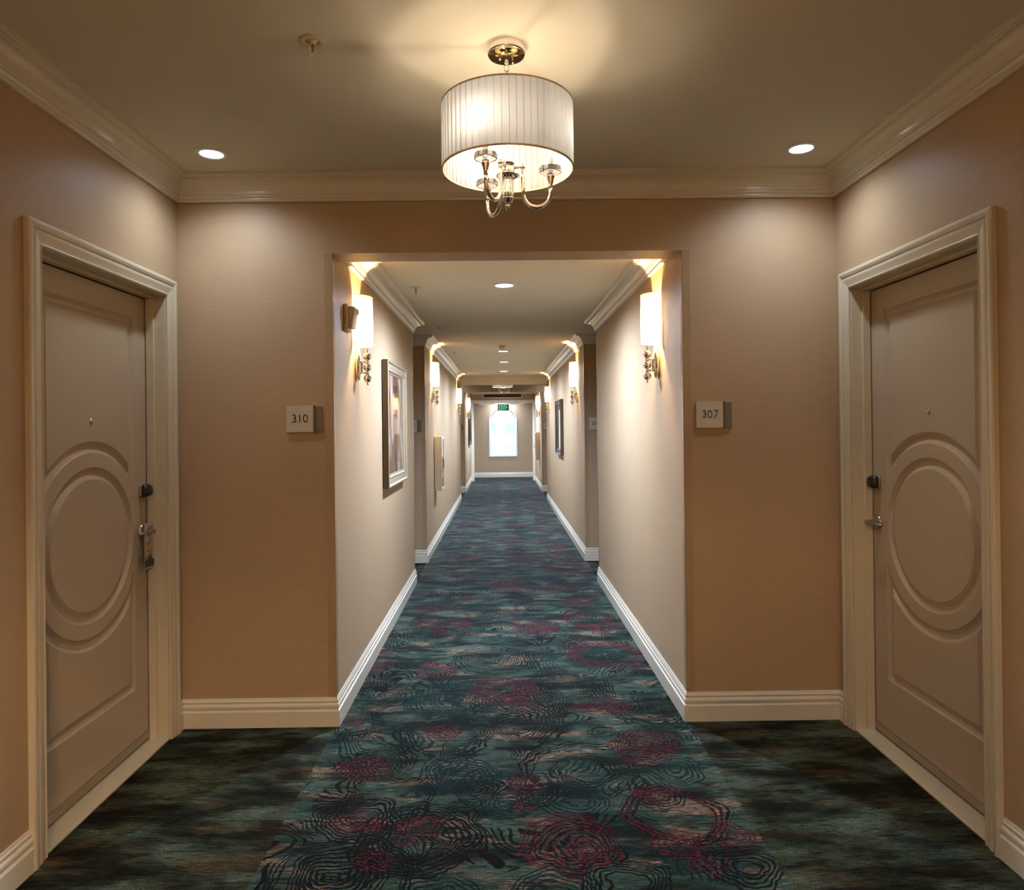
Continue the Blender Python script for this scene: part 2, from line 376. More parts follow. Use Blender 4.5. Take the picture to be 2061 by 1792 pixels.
# ------------------------------------------------------------------ mesh helpers
class MB:
    def __init__(self): self.v = []; self.f = []; self.m = []; self.sm = []
    def add(self, vs, fs, mi=0, smooth=False):
        o = len(self.v)
        self.v += [tuple(x) for x in vs]
        self.f += [tuple(i + o for i in f) for f in fs]
        self.m += [mi] * len(fs); self.sm += [smooth] * len(fs)
        return self
    def box(self, a, b, mi=0):
        x0, y0, z0 = a; x1, y1, z1 = b
        if x0 > x1: x0, x1 = x1, x0
        if y0 > y1: y0, y1 = y1, y0
        if z0 > z1: z0, z1 = z1, z0
        vs = [(x0, y0, z0), (x1, y0, z0), (x1, y1, z0), (x0, y1, z0), (x0, y0, z1), (x1, y0, z1), (x1, y1, z1), (x0, y1, z1)]
        return self.add(vs, [(0, 3, 2, 1), (4, 5, 6, 7), (0, 1, 5, 4), (1, 2, 6, 5), (2, 3, 7, 6), (3, 0, 4, 7)], mi)
    def lathe(self, prof, n=32, mat=None, closed=False, mi=0, smooth=True, sx=1.0, sy=1.0, a0=0, a1=2 * PI):
        """prof: (r, z) pairs about local z; mat: Matrix"""
        full = abs(a1 - a0 - 2 * PI) < 1e-6
        vs = []; k = n if full else n + 1
        for i in range(k):
            a = a0 + (a1 - a0) * i / n
            for r, z in prof:
                vs.append(Vector((r * math.cos(a) * sx, r * math.sin(a) * sy, z)))
        if mat is not None: vs = [mat @ v for v in vs]
        p = len(prof); fs = []
        for i in range(n):
            j = (i + 1) % k
            for q in range(p - 1 + (1 if closed else 0)):
                q2 = (q + 1) % p
                fs.append((i * p + q, j * p + q, j * p + q2, i * p + q2))
        return self.add(vs, fs, mi, smooth)
    def tube(self, pts, r, n=10, mi=0, closed=False, radii=None):
        pts = [Vector(p) for p in pts]; N = len(pts)
        T = []
        for i in range(N):
            a = pts[(i - 1) % N] if (closed or i > 0) else pts[i]
            b = pts[(i + 1) % N] if (closed or i < N - 1) else pts[i]
            T.append((b - a).normalized())
        u = T[0].orthogonal().normalized(); vs = []
        for i in range(N):
            u = (u - T[i] * u.dot(T[i])).normalized(); w = T[i].cross(u)
            rr = radii[i] if radii else r
            for k in range(n):
                a = 2 * PI * k / n
                vs.append(pts[i] + (u * math.cos(a) + w * math.sin(a)) * rr)
        fs = []
        for i in range(N if closed else N - 1):
            i2 = (i + 1) % N
            for k in range(n):
                k2 = (k + 1) % n
                fs.append((i * n + k, i * n + k2, i2 * n + k2, i2 * n + k))
        self.add(vs, fs, mi, True)
        if not closed:
            o = len(self.v) - len(vs)
            self.f += [tuple(o + k for k in reversed(range(n))), tuple(o + (N - 1) * n + k for k in range(n))]
            self.m += [mi, mi]; self.sm += [False, False]
        return self
    def sphere(self, c, r, n=20, mi=0, sz=1.0):
        h = n // 2
        prof = [(max(1e-5, r * math.sin(PI * i / h)), -r * sz * math.cos(PI * i / h)) for i in range(h + 1)]
        return self.lathe(prof, n, Matrix.Translation(c), mi=mi)
    def sweep(self, pts, prof, N, closed=False, mi=0):
        """sweep a closed profile (a = in-plane offset along N x dir, b = along N) with mitred corners"""
        pts = [Vector(p) for p in pts]; N = Vector(N).normalized(); K = len(pts)
        dirs = [(pts[(i + 1) % K] - pts[i]).normalized() for i in range(K if closed else K - 1)]
        vs = []
        for i in range(K):
            if closed: d0, d1 = dirs[i - 1], dirs[i]
            else: d0 = dirs[max(0, i - 1)]; d1 = dirs[min(K - 2, i)]
            n0, n1 = N.cross(d0), N.cross(d1)
            mt = (n0 + n1); mt = mt / max(1e-6, (1 + n0.dot(n1)))
            for a, bb in prof: vs.append(pts[i] + mt * a + N * bb)
        p = len(prof); fs = []
        for i in range(K if closed else K - 1):
            j = (i + 1) % K
            for q in range(p):
                q2 = (q + 1) % p
                fs.append((i * p + q, i * p + q2, j * p + q2, j * p + q))
        if not closed:
            fs.append(tuple(reversed(range(p)))); fs.append(tuple((K - 1) * p + q for q in range(p)))
        return self.add(vs, fs, mi)
    def prism(self, poly, h0, h1, mat=None, mi=0):
        """poly in local xy, extruded along z"""
        n = len(poly)
        vs = [Vector((x, y, h0)) for x, y in poly] + [Vector((x, y, h1)) for x, y in poly]
        if mat is not None: vs = [mat @ v for v in vs]
        fs = [tuple(reversed(range(n))), tuple(range(n, 2 * n))] + [(i, (i + 1) % n, n + (i + 1) % n, n + i) for i in range(n)]
        return self.add(vs, fs, mi)
    def xf(self, mat):
        self.v = [tuple(mat @ Vector(v)) for v in self.v]; return self
    def build(self, name, mats, parent=None, bevel=0.0, fix=True, angle=None):
        me = bpy.data.meshes.new(name)
        me.from_pydata(self.v, [], self.f)
        if not isinstance(mats, (list, tuple)): mats = [mats]
        for m in mats: me.materials.append(m)
        me.polygons.foreach_set('material_index', self.m)
        me.polygons.foreach_set('use_smooth', self.sm)
        if fix:
            bm = bmesh.new(); bm.from_mesh(me)
            bmesh.ops.recalc_face_normals(bm, faces=bm.faces)
            bm.to_mesh(me); bm.free()
        me.update()
        o = bpy.data.objects.new(name, me)
        COL.objects.link(o)
        if parent is not None: o.parent = parent
        if bevel:
            md = o.modifiers.new('bevel', 'BEVEL'); md.width = bevel; md.segments = 2; md.limit_method = 'ANGLE'
            md.angle_limit = math.radians(40)
        return o

def tag(o, label=None, cat=None, group=None, kind=None):
    if label: o['label'] = label
    if cat: o['category'] = cat
    if group: o['group'] = group
    if kind: o['kind'] = kind
    return o

def thing(name, loc=(0, 0, 0), rz=0.0, label=None, cat=None, group=None, kind=None):
    o = bpy.data.objects.new(name, None)
    o.empty_display_size = 0.05
    COL.objects.link(o)
    o.location = loc; o.rotation_euler = (0, 0, rz)
    return tag(o, label, cat, group, kind)

def copy_tree(o, parent=None):
    c_ = o.copy(); COL.objects.link(c_)
    c_.parent = parent
    for ch in list(o.children): copy_tree(ch, c_)
    return c_

def struct(o, label, cat): return tag(o, label, cat, kind='structure')

def lamp(name, kind, loc, power, col, parent=None, **kw):
    ld = bpy.data.lights.new(name, kind)
    ld.energy = power; ld.color = col
    for k, v in kw.items(): setattr(ld, k, v)
    o = bpy.data.objects.new(name, ld); COL.objects.link(o)
    o.location = loc
    if parent is not None: o.parent = parent
    return o

# strokes for lettering: each glyph in a unit-height box
def arc(cx, cy, rx, ry, a0, a1, n=10):
    return [(cx + rx * math.cos(math.radians(a0 + (a1 - a0) * i / n)), cy + ry * math.sin(math.radians(a0 + (a1 - a0) * i / n))) for i in range(n + 1)]
GLYPH = {
    '3': (0.55, [arc(0.24, 0.74, 0.22, 0.24, 140, -80) + [(0.20, 0.52)], arc(0.23, 0.27, 0.26, 0.25, 90, -145)]),
    '1': (0.30, [[(0.15, 0.0), (0.15, 1.0)]]),
    '0': (0.66, [arc(0.33, 0.5, 0.28, 0.47, 0, 348, 24)]),
    '7': (0.60, [[(0.04, 0.96), (0.56, 0.96), (0.18, 0.0)]]),
    '8': (0.60, [arc(0.30, 0.74, 0.20, 0.22, 0, 350, 18), arc(0.30, 0.27, 0.25, 0.25, 0, 350, 18)]),
    '5': (0.56, [[(0.50, 0.96), (0.14, 0.96), (0.10, 0.56)] + arc(0.22, 0.30, 0.26, 0.29, 105, -130)]),
    '4': (0.62, [[(0.46, 0.0), (0.46, 1.0), (0.03, 0.28), (0.60, 0.28)]]),
    'E': (0.58, [[(0.52, 0.95), (0.08, 0.95), (0.08, 0.05), (0.52, 0.05)], [(0.08, 0.5), (0.46, 0.5)]]),
    'X': (0.66, [[(0.06, 0.0), (0.60, 1.0)], [(0.06, 1.0), (0.60, 0.0)]]),
    'I': (0.24, [[(0.12, 0.0), (0.12, 1.0)]]),
    'T': (0.60, [[(0.02, 0.95), (0.58, 0.95)], [(0.30, 0.95), (0.30, 0.0)]]),
    'F': (0.54, [[(0.50, 0.95), (0.08, 0.95), (0.08, 0.0)], [(0.08, 0.5), (0.42, 0.5)]]),
    'R': (0.60, [[(0.08, 0.0), (0.08, 0.95), (0.30, 0.95)] + arc(0.30, 0.72, 0.24, 0.23, 90, -90) + [(0.10, 0.49)], [(0.28, 0.49), (0.56, 0.0)]]),
    's': (0.42, [arc(0.22, 0.40, 0.14, 0.12, 60, 270, 8) + arc(0.20, 0.16, 0.15, 0.13, 90, -140, 8)]),
    'o': (0.44, [arc(0.21, 0.27, 0.15, 0.22, 90, 440, 14)]),
    'a': (0.48, [arc(0.20, 0.27, 0.15, 0.22, 60, 400, 14) + [(0.38, 0.05)]]),
    'l': (0.28, [[(0.16, 1.0), (0.10, 0.3), (0.20, 0.02)]]),
    '/': (0.34, [[(0.34, 1.3), (0.06, 0.2)]]),
    'p': (0.46, [[(0.12, 0.5), (0.08, -0.35)], arc(0.22, 0.27, 0.15, 0.21, 150, -170, 14)]),
    '-': (0.30, [[(0.04, 0.3), (0.26, 0.3)]]),
    '>': (0.50, [[(0.10, 0.92), (0.42, 0.5), (0.10, 0.08)]]),
}
def lettering(text, h, wd_, depth, gap=0.12, vertical=False, slant=0.0):
    """returns MB in local xz plane facing -y (front), centred; strokes are raised solids"""
    mb = MB(); x = 0.0; z = 0.0; items = []
    for ch in text:
        w, st = GLYPH[ch]
        for s_ in st: items.append([(x + px + slant * py, z + py) for px, py in s_])
        if vertical: z -= 1.0 + gap
        else: x += w + gap
    if vertical:
        w = max(GLYPH[ch][0] for ch in text)
        cx_, cz_ = w / 2, (z + gap + 2.0) / 2 - 0.5 + 0.0
        cz_ = (1.0 + (z + 1.0 + gap)) / 2
    else: cx_, cz_ = (x - gap) / 2, 0.5
    hw = wd_ / 2
    for s_ in items:
        pts = [((px - cx_) * h, 0, (pz - cz_) * h) for px, pz in s_]
        mb.sweep(pts, [(-hw, 0), (hw, 0), (hw, depth), (-hw, depth)], (0, -1, 0))
    return mb

# ================================================================== SETTING
trim_n = [0]
def trim_name():
    trim_n[0] += 1
    return 'trim_%d' % trim_n[0]

# floor: patterned runner between the corridor wall lines, mottled carpet beside it
fl = MB()
fl.box((OL, Y0 - 0.2, -0.06), (OR, Y5 + 0.2, 0.0), 0)
fl.box((XO, Y0 - 0.2, -0.06), (OL, Y5 + 0.2, 0.0), 1)
fl.box((OR, Y0 - 0.2, -0.06), (XP, Y5 + 0.2, 0.0), 1)
struct(fl.build('floor', [M['runner'], M['carpet']]), 'carpeted floor, ringed teal and red runner with mottled dark borders', 'floor')

# ceilings
def slab(name, a, b, mat, label, cat):
    return struct(MB().box(a, b).build(name, mat), label, cat)
slab('ceiling', (XO, Y0 - 0.2, ZL), (XP, Y1H, ZL + 0.1), M['ceiling'], 'beige ceiling of the near lobby around the drum chandelier', 'ceiling')
slab('ceiling', (XO, Y1H, ZC), (XP, Y3 - 0.19, ZC + 0.1), M['ceiling'], 'low beige ceiling of the long corridor', 'ceiling')
slab('ceiling', (XO, Y3 - 0.19, ZL), (XP, Y3B + 0.19, ZL + 0.1), M['ceiling'], 'beige ceiling of the far lobby', 'ceiling')
slab('ceiling', (XO, Y3B + 0.19, ZC), (XP, Y4 + 0.15, ZC + 0.1), M['ceiling'], 'beige ceiling before the cream cased opening', 'ceiling')
slab('ceiling', (XO, Y4 + 0.15, 2.46), (XP, Y5 + 0.2, 2.56), M['ceiling'], 'white ceiling of the end bay by the arched window', 'ceiling')

# headers over the corridor mouths
slab('wall_front', (OL, Y1, HD1), (OR, Y1H, ZL), M['paper'], 'papered header over the corridor mouth behind the chandelier', 'wall')
slab('wall_front', (OL, Y3 - 0.19, HD2), (OR, Y3, ZL), M['paper'], 'papered header where the corridor meets the far lobby', 'wall')
slab('wall_front', (OL, Y3B, HD3), (OR, Y3B + 0.19, ZL), M['paper'], 'papered header on the far side of the far lobby', 'wall')
slab('wall_front', (OL, Y4, 2.285), (OR, Y4 + 0.15, ZC), M['paper'], 'papered wall above the cream cased opening', 'wall')

# side masses between the lobbies
for nm, a, b in (('wall_left', XO, OL), ('wall_right', OR, XP)):
    side = 'left' if nm.endswith('left') else 'right'
    slab(nm, (a, Y1, 0), (b, Y2, ZL), M['paper'], 'papered %s wall of the first corridor length' % side, 'wall')
    slab(nm, (a, Y2B, 0), (b, Y3, ZL), M['paper'], 'papered %s wall of the long middle corridor length' % side, 'wall')
    slab(nm, (a, Y3B, 0), (b, Y4 + 0.15, ZL), M['paper'], 'papered %s wall of the last corridor length' % side, 'wall')
for nm, a, b, side in (('wall_left', XO, XL, 'left'), ('wall_right', XR, XP, 'right')):
    slab(nm, (a, Y2, 0), (b, Y2B, ZC), M['paper'], '%s end wall of the small door recess' % side, 'wall')
    slab(nm, (a, Y3, 0), (b, Y3B, ZL), M['paper'], '%s side wall of the far lobby' % side, 'wall')

# lobby side walls with the door openings
DOORS = [(-1, XL, 2.509, 3.479), (1, XR, 2.496, 3.466)]
DH = 2.208
for sgn, xw, ya, yb in DOORS:
    xo = XO if sgn < 0 else XP
    mb = MB()
    mb.box((xo, Y0, 0), (xw, ya, ZL)); mb.box((xo, yb, 0), (xw, Y1, ZL)); mb.box((xo, ya, DH), (xw, yb, ZL))
    mb.box((xo, ya, 0), (xo - sgn * 0.02, yb, DH))
    side = 'left' if sgn < 0 else 'right'
    struct(mb.build('wall_' + side, M['paper']), 'tan papered %s wall of the near lobby around the door' % side, 'wall')
slab('wall_back', (XO, Y0 - 0.2, 0), (XP, Y0, ZL), M['paper'], 'papered wall behind the viewer', 'wall')

# end bay
EL, ER = -1.05, 1.13
slab('wall_left', (XO, Y4 + 0.15, 0), (EL, Y5, 2.46), M['paper'], 'left side wall of the end bay', 'wall')
slab('wall_right', (ER, Y4 + 0.15, 0), (XP, Y5, 2.46), M['paper'], 'right side wall of the end bay', 'wall')
WX, WR_, WB, WS = 0.043, 0.405, 0.648, 1.685      # arched window: centre, half width, sill, springing
def arch_pts(r, b, n=28):
    return [(WX - r, b)] + [(WX + r * math.cos(PI - PI * i / n), WS + r * math.sin(PI - PI * i / n)) for i in range(n + 1)] + [(WX + r, b)]
mb = MB()
ap = arch_pts(WR_, WB)
# wall around the arch as a bridged ring, front and back plus reveal
def end_wall():
    x0, x1, z1 = EL - 0.02, ER + 0.02, 2.46
    mb = MB()
    mb.box((x0, Y5, 0), (x1, Y5 + 0.2, WB))
    mb.box((x0, Y5, WB), (WX - WR_, Y5 + 0.2, z1)); mb.box((WX + WR_, Y5, WB), (x1, Y5 + 0.2, z1))
    n = 28
    for i in range(n):
        a0 = PI - PI * i / n; a1 = PI - PI * (i + 1) / n
        p0 = (WX + WR_ * math.cos(a0), WS + WR_ * math.sin(a0)); p1 = (WX + WR_ * math.cos(a1), WS + WR_ * math.sin(a1))
        vs = []
        for y in (Y5, Y5 + 0.2):
            vs += [(p0[0], y, p0[1]), (p1[0], y, p1[1]), (p1[0], y, z1), (p0[0], y, z1)]
        mb.add(vs, [(0, 1, 2, 3), (7, 6, 5, 4), (0, 4, 5, 1), (2, 6, 7, 3)])
    return mb
struct(end_wall().build('wall_front', M['paper']), 'greyish papered end wall with the arched window', 'wall')
win = thing('window_1', (0, 0, 0)); struct(win, 'bright arched window in the end wall', 'window')
arch3 = [(x, Y5 - 0.0, z) for x, z in ap]
fr = MB().sweep([(x, Y5, z) for x, z in ap] , [(-0.004, 0.0), (0.030, 0.0), (0.030, 0.012), (0.012, 0.018), (-0.004, 0.018)], (0, -1, 0), closed=True)
fr.build('window_casing', M['white'], win)
fr = MB().sweep([(x, Y5 + 0.12, z) for x, z in ap], [(0.0, 0.0), (-0.022, 0.0), (-0.022, 0.03), (0.0, 0.03)], (0, -1, 0), closed=True)
fr.build('window_frame', M['white'], win)
MB().prism([(x, z) for x, z in arch_pts(WR_ - 0.004, WB + 0.004)], 0, 0.004, Matrix(((1, 0, 0, 0), (0, 0, 1, Y5 + 0.11), (0, 1, 0, 0), (0, 0, 0, 1)))).build('pane', M['glass'], win)
MB().box((WX - WR_ + 0.001, Y5 + 0.0, WB - 0.0), (WX + WR_ - 0.001, Y5 + 0.085, WB + 0.012)).build('window_sill', M['white'], win)

# baseboards (profile: out from wall, height)
BBP = [(0, 0), (0.018, 0), (0.018, 0.080), (0.0155, 0.085), (0.0110, 0.087), (0.0105, 0.091), (0.0145, 0.097), (0.0160, 0.104),
       (0.0145, 0.112), (0.0085, 0.119), (0.0078, 0.123), (0.0110, 0.127), (0.0110, 0.132), (0.0075, 0.137), (0.0050, 0.146), (0, 0.146)]
g = 0.0005
def path_xy(pts, z): return [(x, y, z) for x, y in pts]
CW = 0.085
lp = [[(OL, Y4), (OL, Y3B), (XL, Y3B), (XL, Y3), (OL, Y3), (OL, Y2B), (XL, Y2B), (XL, Y2), (OL, Y2), (OL, Y1), (XL, Y1), (XL, 3.461 + CW + 0.004)],
      [(XL, 2.527 - CW - 0.004), (XL, Y0)]]
rp = [[(XR, Y0), (XR, 2.514 - CW - 0.004)],
      [(XR, 3.448 + CW + 0.004), (XR, Y1), (OR, Y1), (OR, Y2), (XR, Y2), (XR, Y2B), (OR, Y2B), (OR, Y3), (XR, Y3), (XR, Y3B), (OR, Y3B), (OR, Y4)]]
for nm, paths in (('baseboard_left', lp), ('baseboard_right', rp)):
    mb = MB()
    for p in paths: mb.sweep(path_xy(p, 0), BBP, (0, 0, 1))
    struct(mb.build(nm, M['trim']), 'cream moulded baseboard along the %s side' % nm.split('_')[1], 'baseboard')
mb = MB().sweep(path_xy([(ER, Y4 + 0.15), (ER, Y5), (EL, Y5), (EL, Y4 + 0.15)], 0), BBP, (0, 0, 1))
struct(mb.build('baseboard_front', M['trim']), 'cream baseboard under the arched window', 'baseboard')
mb = MB().sweep(path_xy([(XL, Y0), (XR, Y0)], 0), BBP, (0, 0, 1))
struct(mb.build('baseboard_back', M['trim']), 'cream baseboard behind the viewer', 'baseboard')

# crown moulding (out, down from ceiling)
def crown(H, P):
    pr = [(0, 0), (0, -H), (0.012, -H), (0.016, -H + 0.003), (0.017, -H + 0.009), (0.013, -H + 0.013), (0.013, -H + 0.017),
          (0.018, -H + 0.021), (0.022, -H + 0.028), (0.022, -H + 0.033), (0.026, -H + 0.033)]
    x0, z0, x1, z1 = 0.027, -H + 0.036, P - 0.026, -0.024
    for i in range(9):
        t = i / 8 * PI / 2
        pr.append((x0 + (x1 - x0) * (1 - math.cos(t)), z0 + (z1 - z0) * math.sin(t)))
    pr += [(P - 0.022, -0.024), (P - 0.021, -0.018), (P - 0.015, -0.017), (P - 0.008, -0.012), (P - 0.007, -0.007), (P, -0.006), (P, 0)]
    return pr
C1, C2 = crown(ZL - 2.693, 0.092), crown(ZC - 2.452, 0.112)
mb = MB().sweep(path_xy([(XL, Y0), (XR, Y0), (XR, Y1), (XL, Y1)], ZL - g), C1, (0, 0, 1), closed=True)
struct(mb.build(trim_name(), M['trim']), 'cream crown moulding around the near lobby ceiling', 'crown moulding')
hy = Y3 - 0.19
mb = MB().sweep(path_xy([(OR, Y1H), (OR, Y2), (XR, Y2), (XR, Y2B), (OR, Y2B), (OR, hy), (OL, hy), (OL, Y2B), (XL, Y2B), (XL, Y2), (OL, Y2), (OL, Y1H)], ZC - g), C2, (0, 0, 1))
struct(mb.build(trim_name(), M['trim']), 'cream crown moulding around the corridor ceiling', 'crown moulding')
mb = MB().sweep(path_xy([(XL, Y3), (XR, Y3), (XR, Y3B), (XL, Y3B)], ZL - g), C1, (0, 0, 1), closed=True)
struct(mb.build(trim_name(), M['trim']), 'cream crown moulding around the far lobby ceiling', 'crown moulding')
for p, sd in (([(OR, Y3B + 0.19), (OR, Y4), (OL, Y4), (OL, Y3B + 0.19)], ''),):
    mb = MB().sweep(path_xy(p, ZC - g), C2, (0, 0, 1))
    struct(mb.build(trim_name(), M['trim']), 'cream crown moulding of the last corridor length', 'crown moulding')
mb = MB().box((OL + 0.001, hy - 0.012, HD2), (OR - 0.001, hy, 2.452))
struct(mb.build(trim_name(), M['trim'], bevel=0.002), 'flat cream frieze board under the crown across the corridor', 'frieze board')

# corner guards on the outside corners of the papered walls
def guard(x, y, dx, dy, ztop, label):
    """dx, dy: direction from the corner into the room on each face"""
    mb = MB(); t = 0.002; w = 0.040
    # face on the plane y = const runs away from the corridor (-dx), face on x = const runs along -dy
    mb.box((x + dx * t, y + dy * t, BB), (x - dx * w, y, ztop))
    mb.box((x, y + dy * t, BB), (x + dx * t, y - dy * w, ztop))
    struct(mb.build(trim_name(), M['guard'], bevel=0.0008), label, 'corner guard')
for x, dx, sd in ((OL, 1, 'left'), (OR, -1, 'right')):
    guard(x, Y1, dx, -1, HD1, 'tan corner guard on the %s edge of the corridor mouth' % sd)
    guard(x, Y2, dx, 1, 2.452, 'tan corner guard at the far end of the first %s wall length' % sd)
    guard(x, Y2B, dx, -1, 2.452, 'tan corner guard at the near end of the middle %s wall length' % sd)
    guard(x, Y3, dx, 1, HD2, 'tan corner guard where the middle %s wall meets the far lobby' % sd)
    guard(x, Y3B, dx, -1, HD3, 'tan corner guard on the %s edge of the far lobby exit' % sd)

# cream cased opening before the end bay
mb = MB()
FI0, FI1, FO0, FO1 = -0.797, 0.893, OL, OR
mb.box((FO0, Y4 - 0.02, 0), (FI0, Y4 + 0.17, 2.285)); mb.box((FI1, Y4 - 0.02, 0), (FO1, Y4 + 0.17, 2.285))
mb.box((FI0, Y4 - 0.02, 2.195), (FI1, Y4 + 0.17, 2.285))
mb.box((FI0, Y4 + 0.06, 0), (FI0 + 0.015, Y4 + 0.10, 2.195)); mb.box((FI1 - 0.015, Y4 + 0.06, 0), (FI1, Y4 + 0.10, 2.195))
struct(mb.build('door_3', M['trim'], bevel=0.003), 'cream cased opening with no leaf before the end bay', 'doorway')
for x0, x1, w in ((-0.63, -0.19, 'left'), (0.21, 0.66, 'right')):
    t_ = thing('door_closer', ((x0 + x1) / 2, Y4 + 0.03, 2.195), label='white door closer track on the %s half of the cased opening head' % w, cat='door closer', group='door closers on the far opening')
    MB().box((-0.22, -0.02, -0.030), (0.22, 0.02, 0)).build('track', M['white'], t_, bevel=0.003)
    MB().box((-0.16, -0.028, -0.042), (0.0, 0.028, -0.030)).build('closer_body', M['white'], t_, bevel=0.003)

# ================================================================== NEAR DOORS
def door_leaf_mesh():
    w, z0, z1 = 0.926, 0.028, 2.172
    nx, nz = 345, 797
    xs = np.linspace(-w / 2, w / 2, nx); zs = np.linspace(z0, z1, nz)
    X, Z = np.meshgrid(xs, zs)
    zc_, Ri, Ro, Rp_ = 1.041, 0.281, 0.328, 0.393
    r = np.hypot(X, Z - zc_)
    def groove(d, wd_):
        t = d / wd_
        h = np.interp(t, [0, 0.055, 0.12, 0.36, 0.60, 0.86, 0.935, 1.0], [0, -0.0055, -0.0058, -0.0125, -0.0115, -0.0040, -0.0036, 0])
        return np.where((t > 0) & (t < 1), h, 0)
    H = groove(Ro - r, Ro - Ri)
    dU = np.minimum(np.minimum(0.341 - np.abs(X), 2.066 - Z), r - Rp_)
    dL = np.minimum(np.minimum(0.341 - np.abs(X), Z - 0.298), r - Rp_)
    H = H + np.where(Z > zc_, groove(dU, 0.047), groove(dL, 0.047))
    V = np.stack([X, H, Z], -1).reshape(-1, 3)
    idx = np.arange(nx * nz).reshape(nz, nx)
    a, b, c_, d = idx[:-1, :-1].ravel(), idx[:-1, 1:].ravel(), idx[1:, 1:].ravel(), idx[1:, :-1].ravel()
    F = np.stack([b, a, d, c_], -1)
    # back and sides
    n = len(V)
    V = np.vstack([V, [[-w / 2, -0.045, z0], [w / 2, -0.045, z0], [w / 2, -0.045, z1], [-w / 2, -0.045, z1]]])
    me = bpy.data.meshes.new('door_leaf')
    faces = F.tolist()
    me_faces = faces + [[n, n + 1, n + 2, n + 3],
                        idx[0, :].tolist() + [n + 1, n], idx[-1, ::-1].tolist() + [n + 3, n + 2],
                        idx[::-1, 0].tolist() + [n, n + 3], idx[:, -1].tolist() + [n + 2, n + 1]]
    me.from_pydata(V.tolist(), [], me_faces)
    sm = [True] * len(faces) + [False] * 5
    me.polygons.foreach_set('use_smooth', sm)
    me.materials.append(M['door'])
    bm = bmesh.new(); bm.from_mesh(me); bmesh.ops.recalc_face_normals(bm, faces=bm.faces); bm.to_mesh(me); bm.free()
    me.update()
    return me
LEAF = door_leaf_mesh()
CASP = [(0.0, 0.0), (0.0, 0.0095), (0.006, 0.012), (0.010, 0.0095), (0.020, 0.0115), (0.040, 0.0165), (0.050, 0.0165), (0.053, 0.014), (0.058, 0.0185),
        (0.070, 0.0225), (0.080, 0.0215), (CW, 0.0175), (CW, 0.0)]
for k, (sgn, xw, ya, yb) in enumerate(DOORS):
    yc = (ya + yb) / 2
    side = 'left' if sgn < 0 else 'right'
    s_ = -1 if sgn < 0 else 1                       # handle side in local x
    root = thing('door_%d' % (k + 1), (xw + sgn * REC, yc, 0), -PI / 2 if sgn < 0 else PI / 2)
    struct(root, 'taupe guest room door with raised circle panel in the %s wall' % side, 'door')
    leaf = bpy.data.objects.new('door_leaf', LEAF); COL.objects.link(leaf); leaf.parent = root
    W2 = 0.467
    mb = MB()
    # jamb boards, head, stops
    mb.box((-0.4845, -0.075, 0), (-W2, REC - 0.001, DH - 0.018)); mb.box((W2, -0.075, 0), (0.4845, REC - 0.001, DH - 0.018)); mb.box((-0.4845, -0.075, DH - 0.018), (0.4845, REC - 0.001, DH - 0.0005))
    for x0, x1 in ((-W2, -W2 + 0.013), (W2 - 0.013, W2)): mb.box((x0, 0.004, 0), (x1, 0.042, 2.176))
    mb.box((-W2, 0.004, 2.176), (W2, 0.042, 2.190))
    mb.build('door_frame', M['casing'], root, bevel=0.0015)
    path = [(W2 + 0.003, REC, 0), (W2 + 0.003, REC, 2.193), (-W2 - 0.003, REC, 2.193), (-W2 - 0.003, REC, 0)]
    MB().sweep(path, CASP, (0, 1, 0)).build('door_casing', M['casing'], root)
    MB().box((-W2, -0.07, 0.0), (W2, REC + 0.003, 0.011)).build('threshold', M['sill'], root, bevel=0.003)
    sw = MB().box((-0.455, 0.0, 0.022), (0.455, 0.006, 0.060)).build('door_sweep', M['nickel'], root, bevel=0.001)
    for i in range(6):
        MB().lathe([(0.0001, 0.002), (0.003, 0.0015), (0.0042, 0)], 10, Matrix.Translation((-0.40 + 0.16 * i, 0.006, 0.045)) @ Matrix.Rotation(-PI / 2, 4, 'X')).build('screw', M['nickel'], sw)
    rot = Matrix.Rotation(-PI / 2, 4, 'X')           # local z -> +y
    MB().lathe([(0.0001, 0.004), (0.005, 0.004), (0.006, 0.006), (0.0095, 0.005), (0.011, 0.002), (0.0115, 0)], 24, Matrix.Translation((0.0, 0.0, 1.572)) @ rot).build('peephole', M['chrome'], root)
    # card reader: nickel base with rounded black cap
    hx = s_ * 0.415
    rd = MB()
    def rrect(a, b_, r_, n=5):
        pts = []
        for cx_, cz_, a0 in ((a - r_, b_ - r_, 0), (-a + r_, b_ - r_, 90), (-a + r_, -b_ + r_, 180), (a - r_, -b_ + r_, 270)):
            for i in range(n + 1):
                t = math.radians(a0 + 90 * i / n); pts.append((cx_ + r_ * math.cos(t), cz_ + r_ * math.sin(t)))
        return pts
    Mt = Matrix.Translation((hx, 0, 1.235)) @ rot
    rb = MB().prism(rrect(0.032, 0.031, 0.010), 0, 0.012, Mt).build('card_reader', M['nickel'], root, bevel=0.002)
    cap = MB(); ring_prev = None
    secs = [(0.012, 0.031, 0.030), (0.020, 0.0315, 0.030), (0.032, 0.029, 0.027), (0.040, 0.024, 0.022), (0.0415, 0.018, 0.016)]
    vs = []; fs = []
    for hgt, a, b_ in secs:
        for x, z in rrect(a, b_, 0.010 if hgt < 0.03 else 0.013): vs.append(Mt @ Vector((x, z, hgt)))
    n = len(vs) // len(secs)
    for i in range(len(secs) - 1):
        for q in range(n): fs.append((i * n + q, i * n + (q + 1) % n, (i + 1) * n + (q + 1) % n, (i + 1) * n + q))
    fs.append(tuple((len(secs) - 1) * n + q for q in range(n)))
    cap.add(vs, fs, smooth=True).build('reader_cap', M['black'], rb)
    # lever set
    zl = 1.040
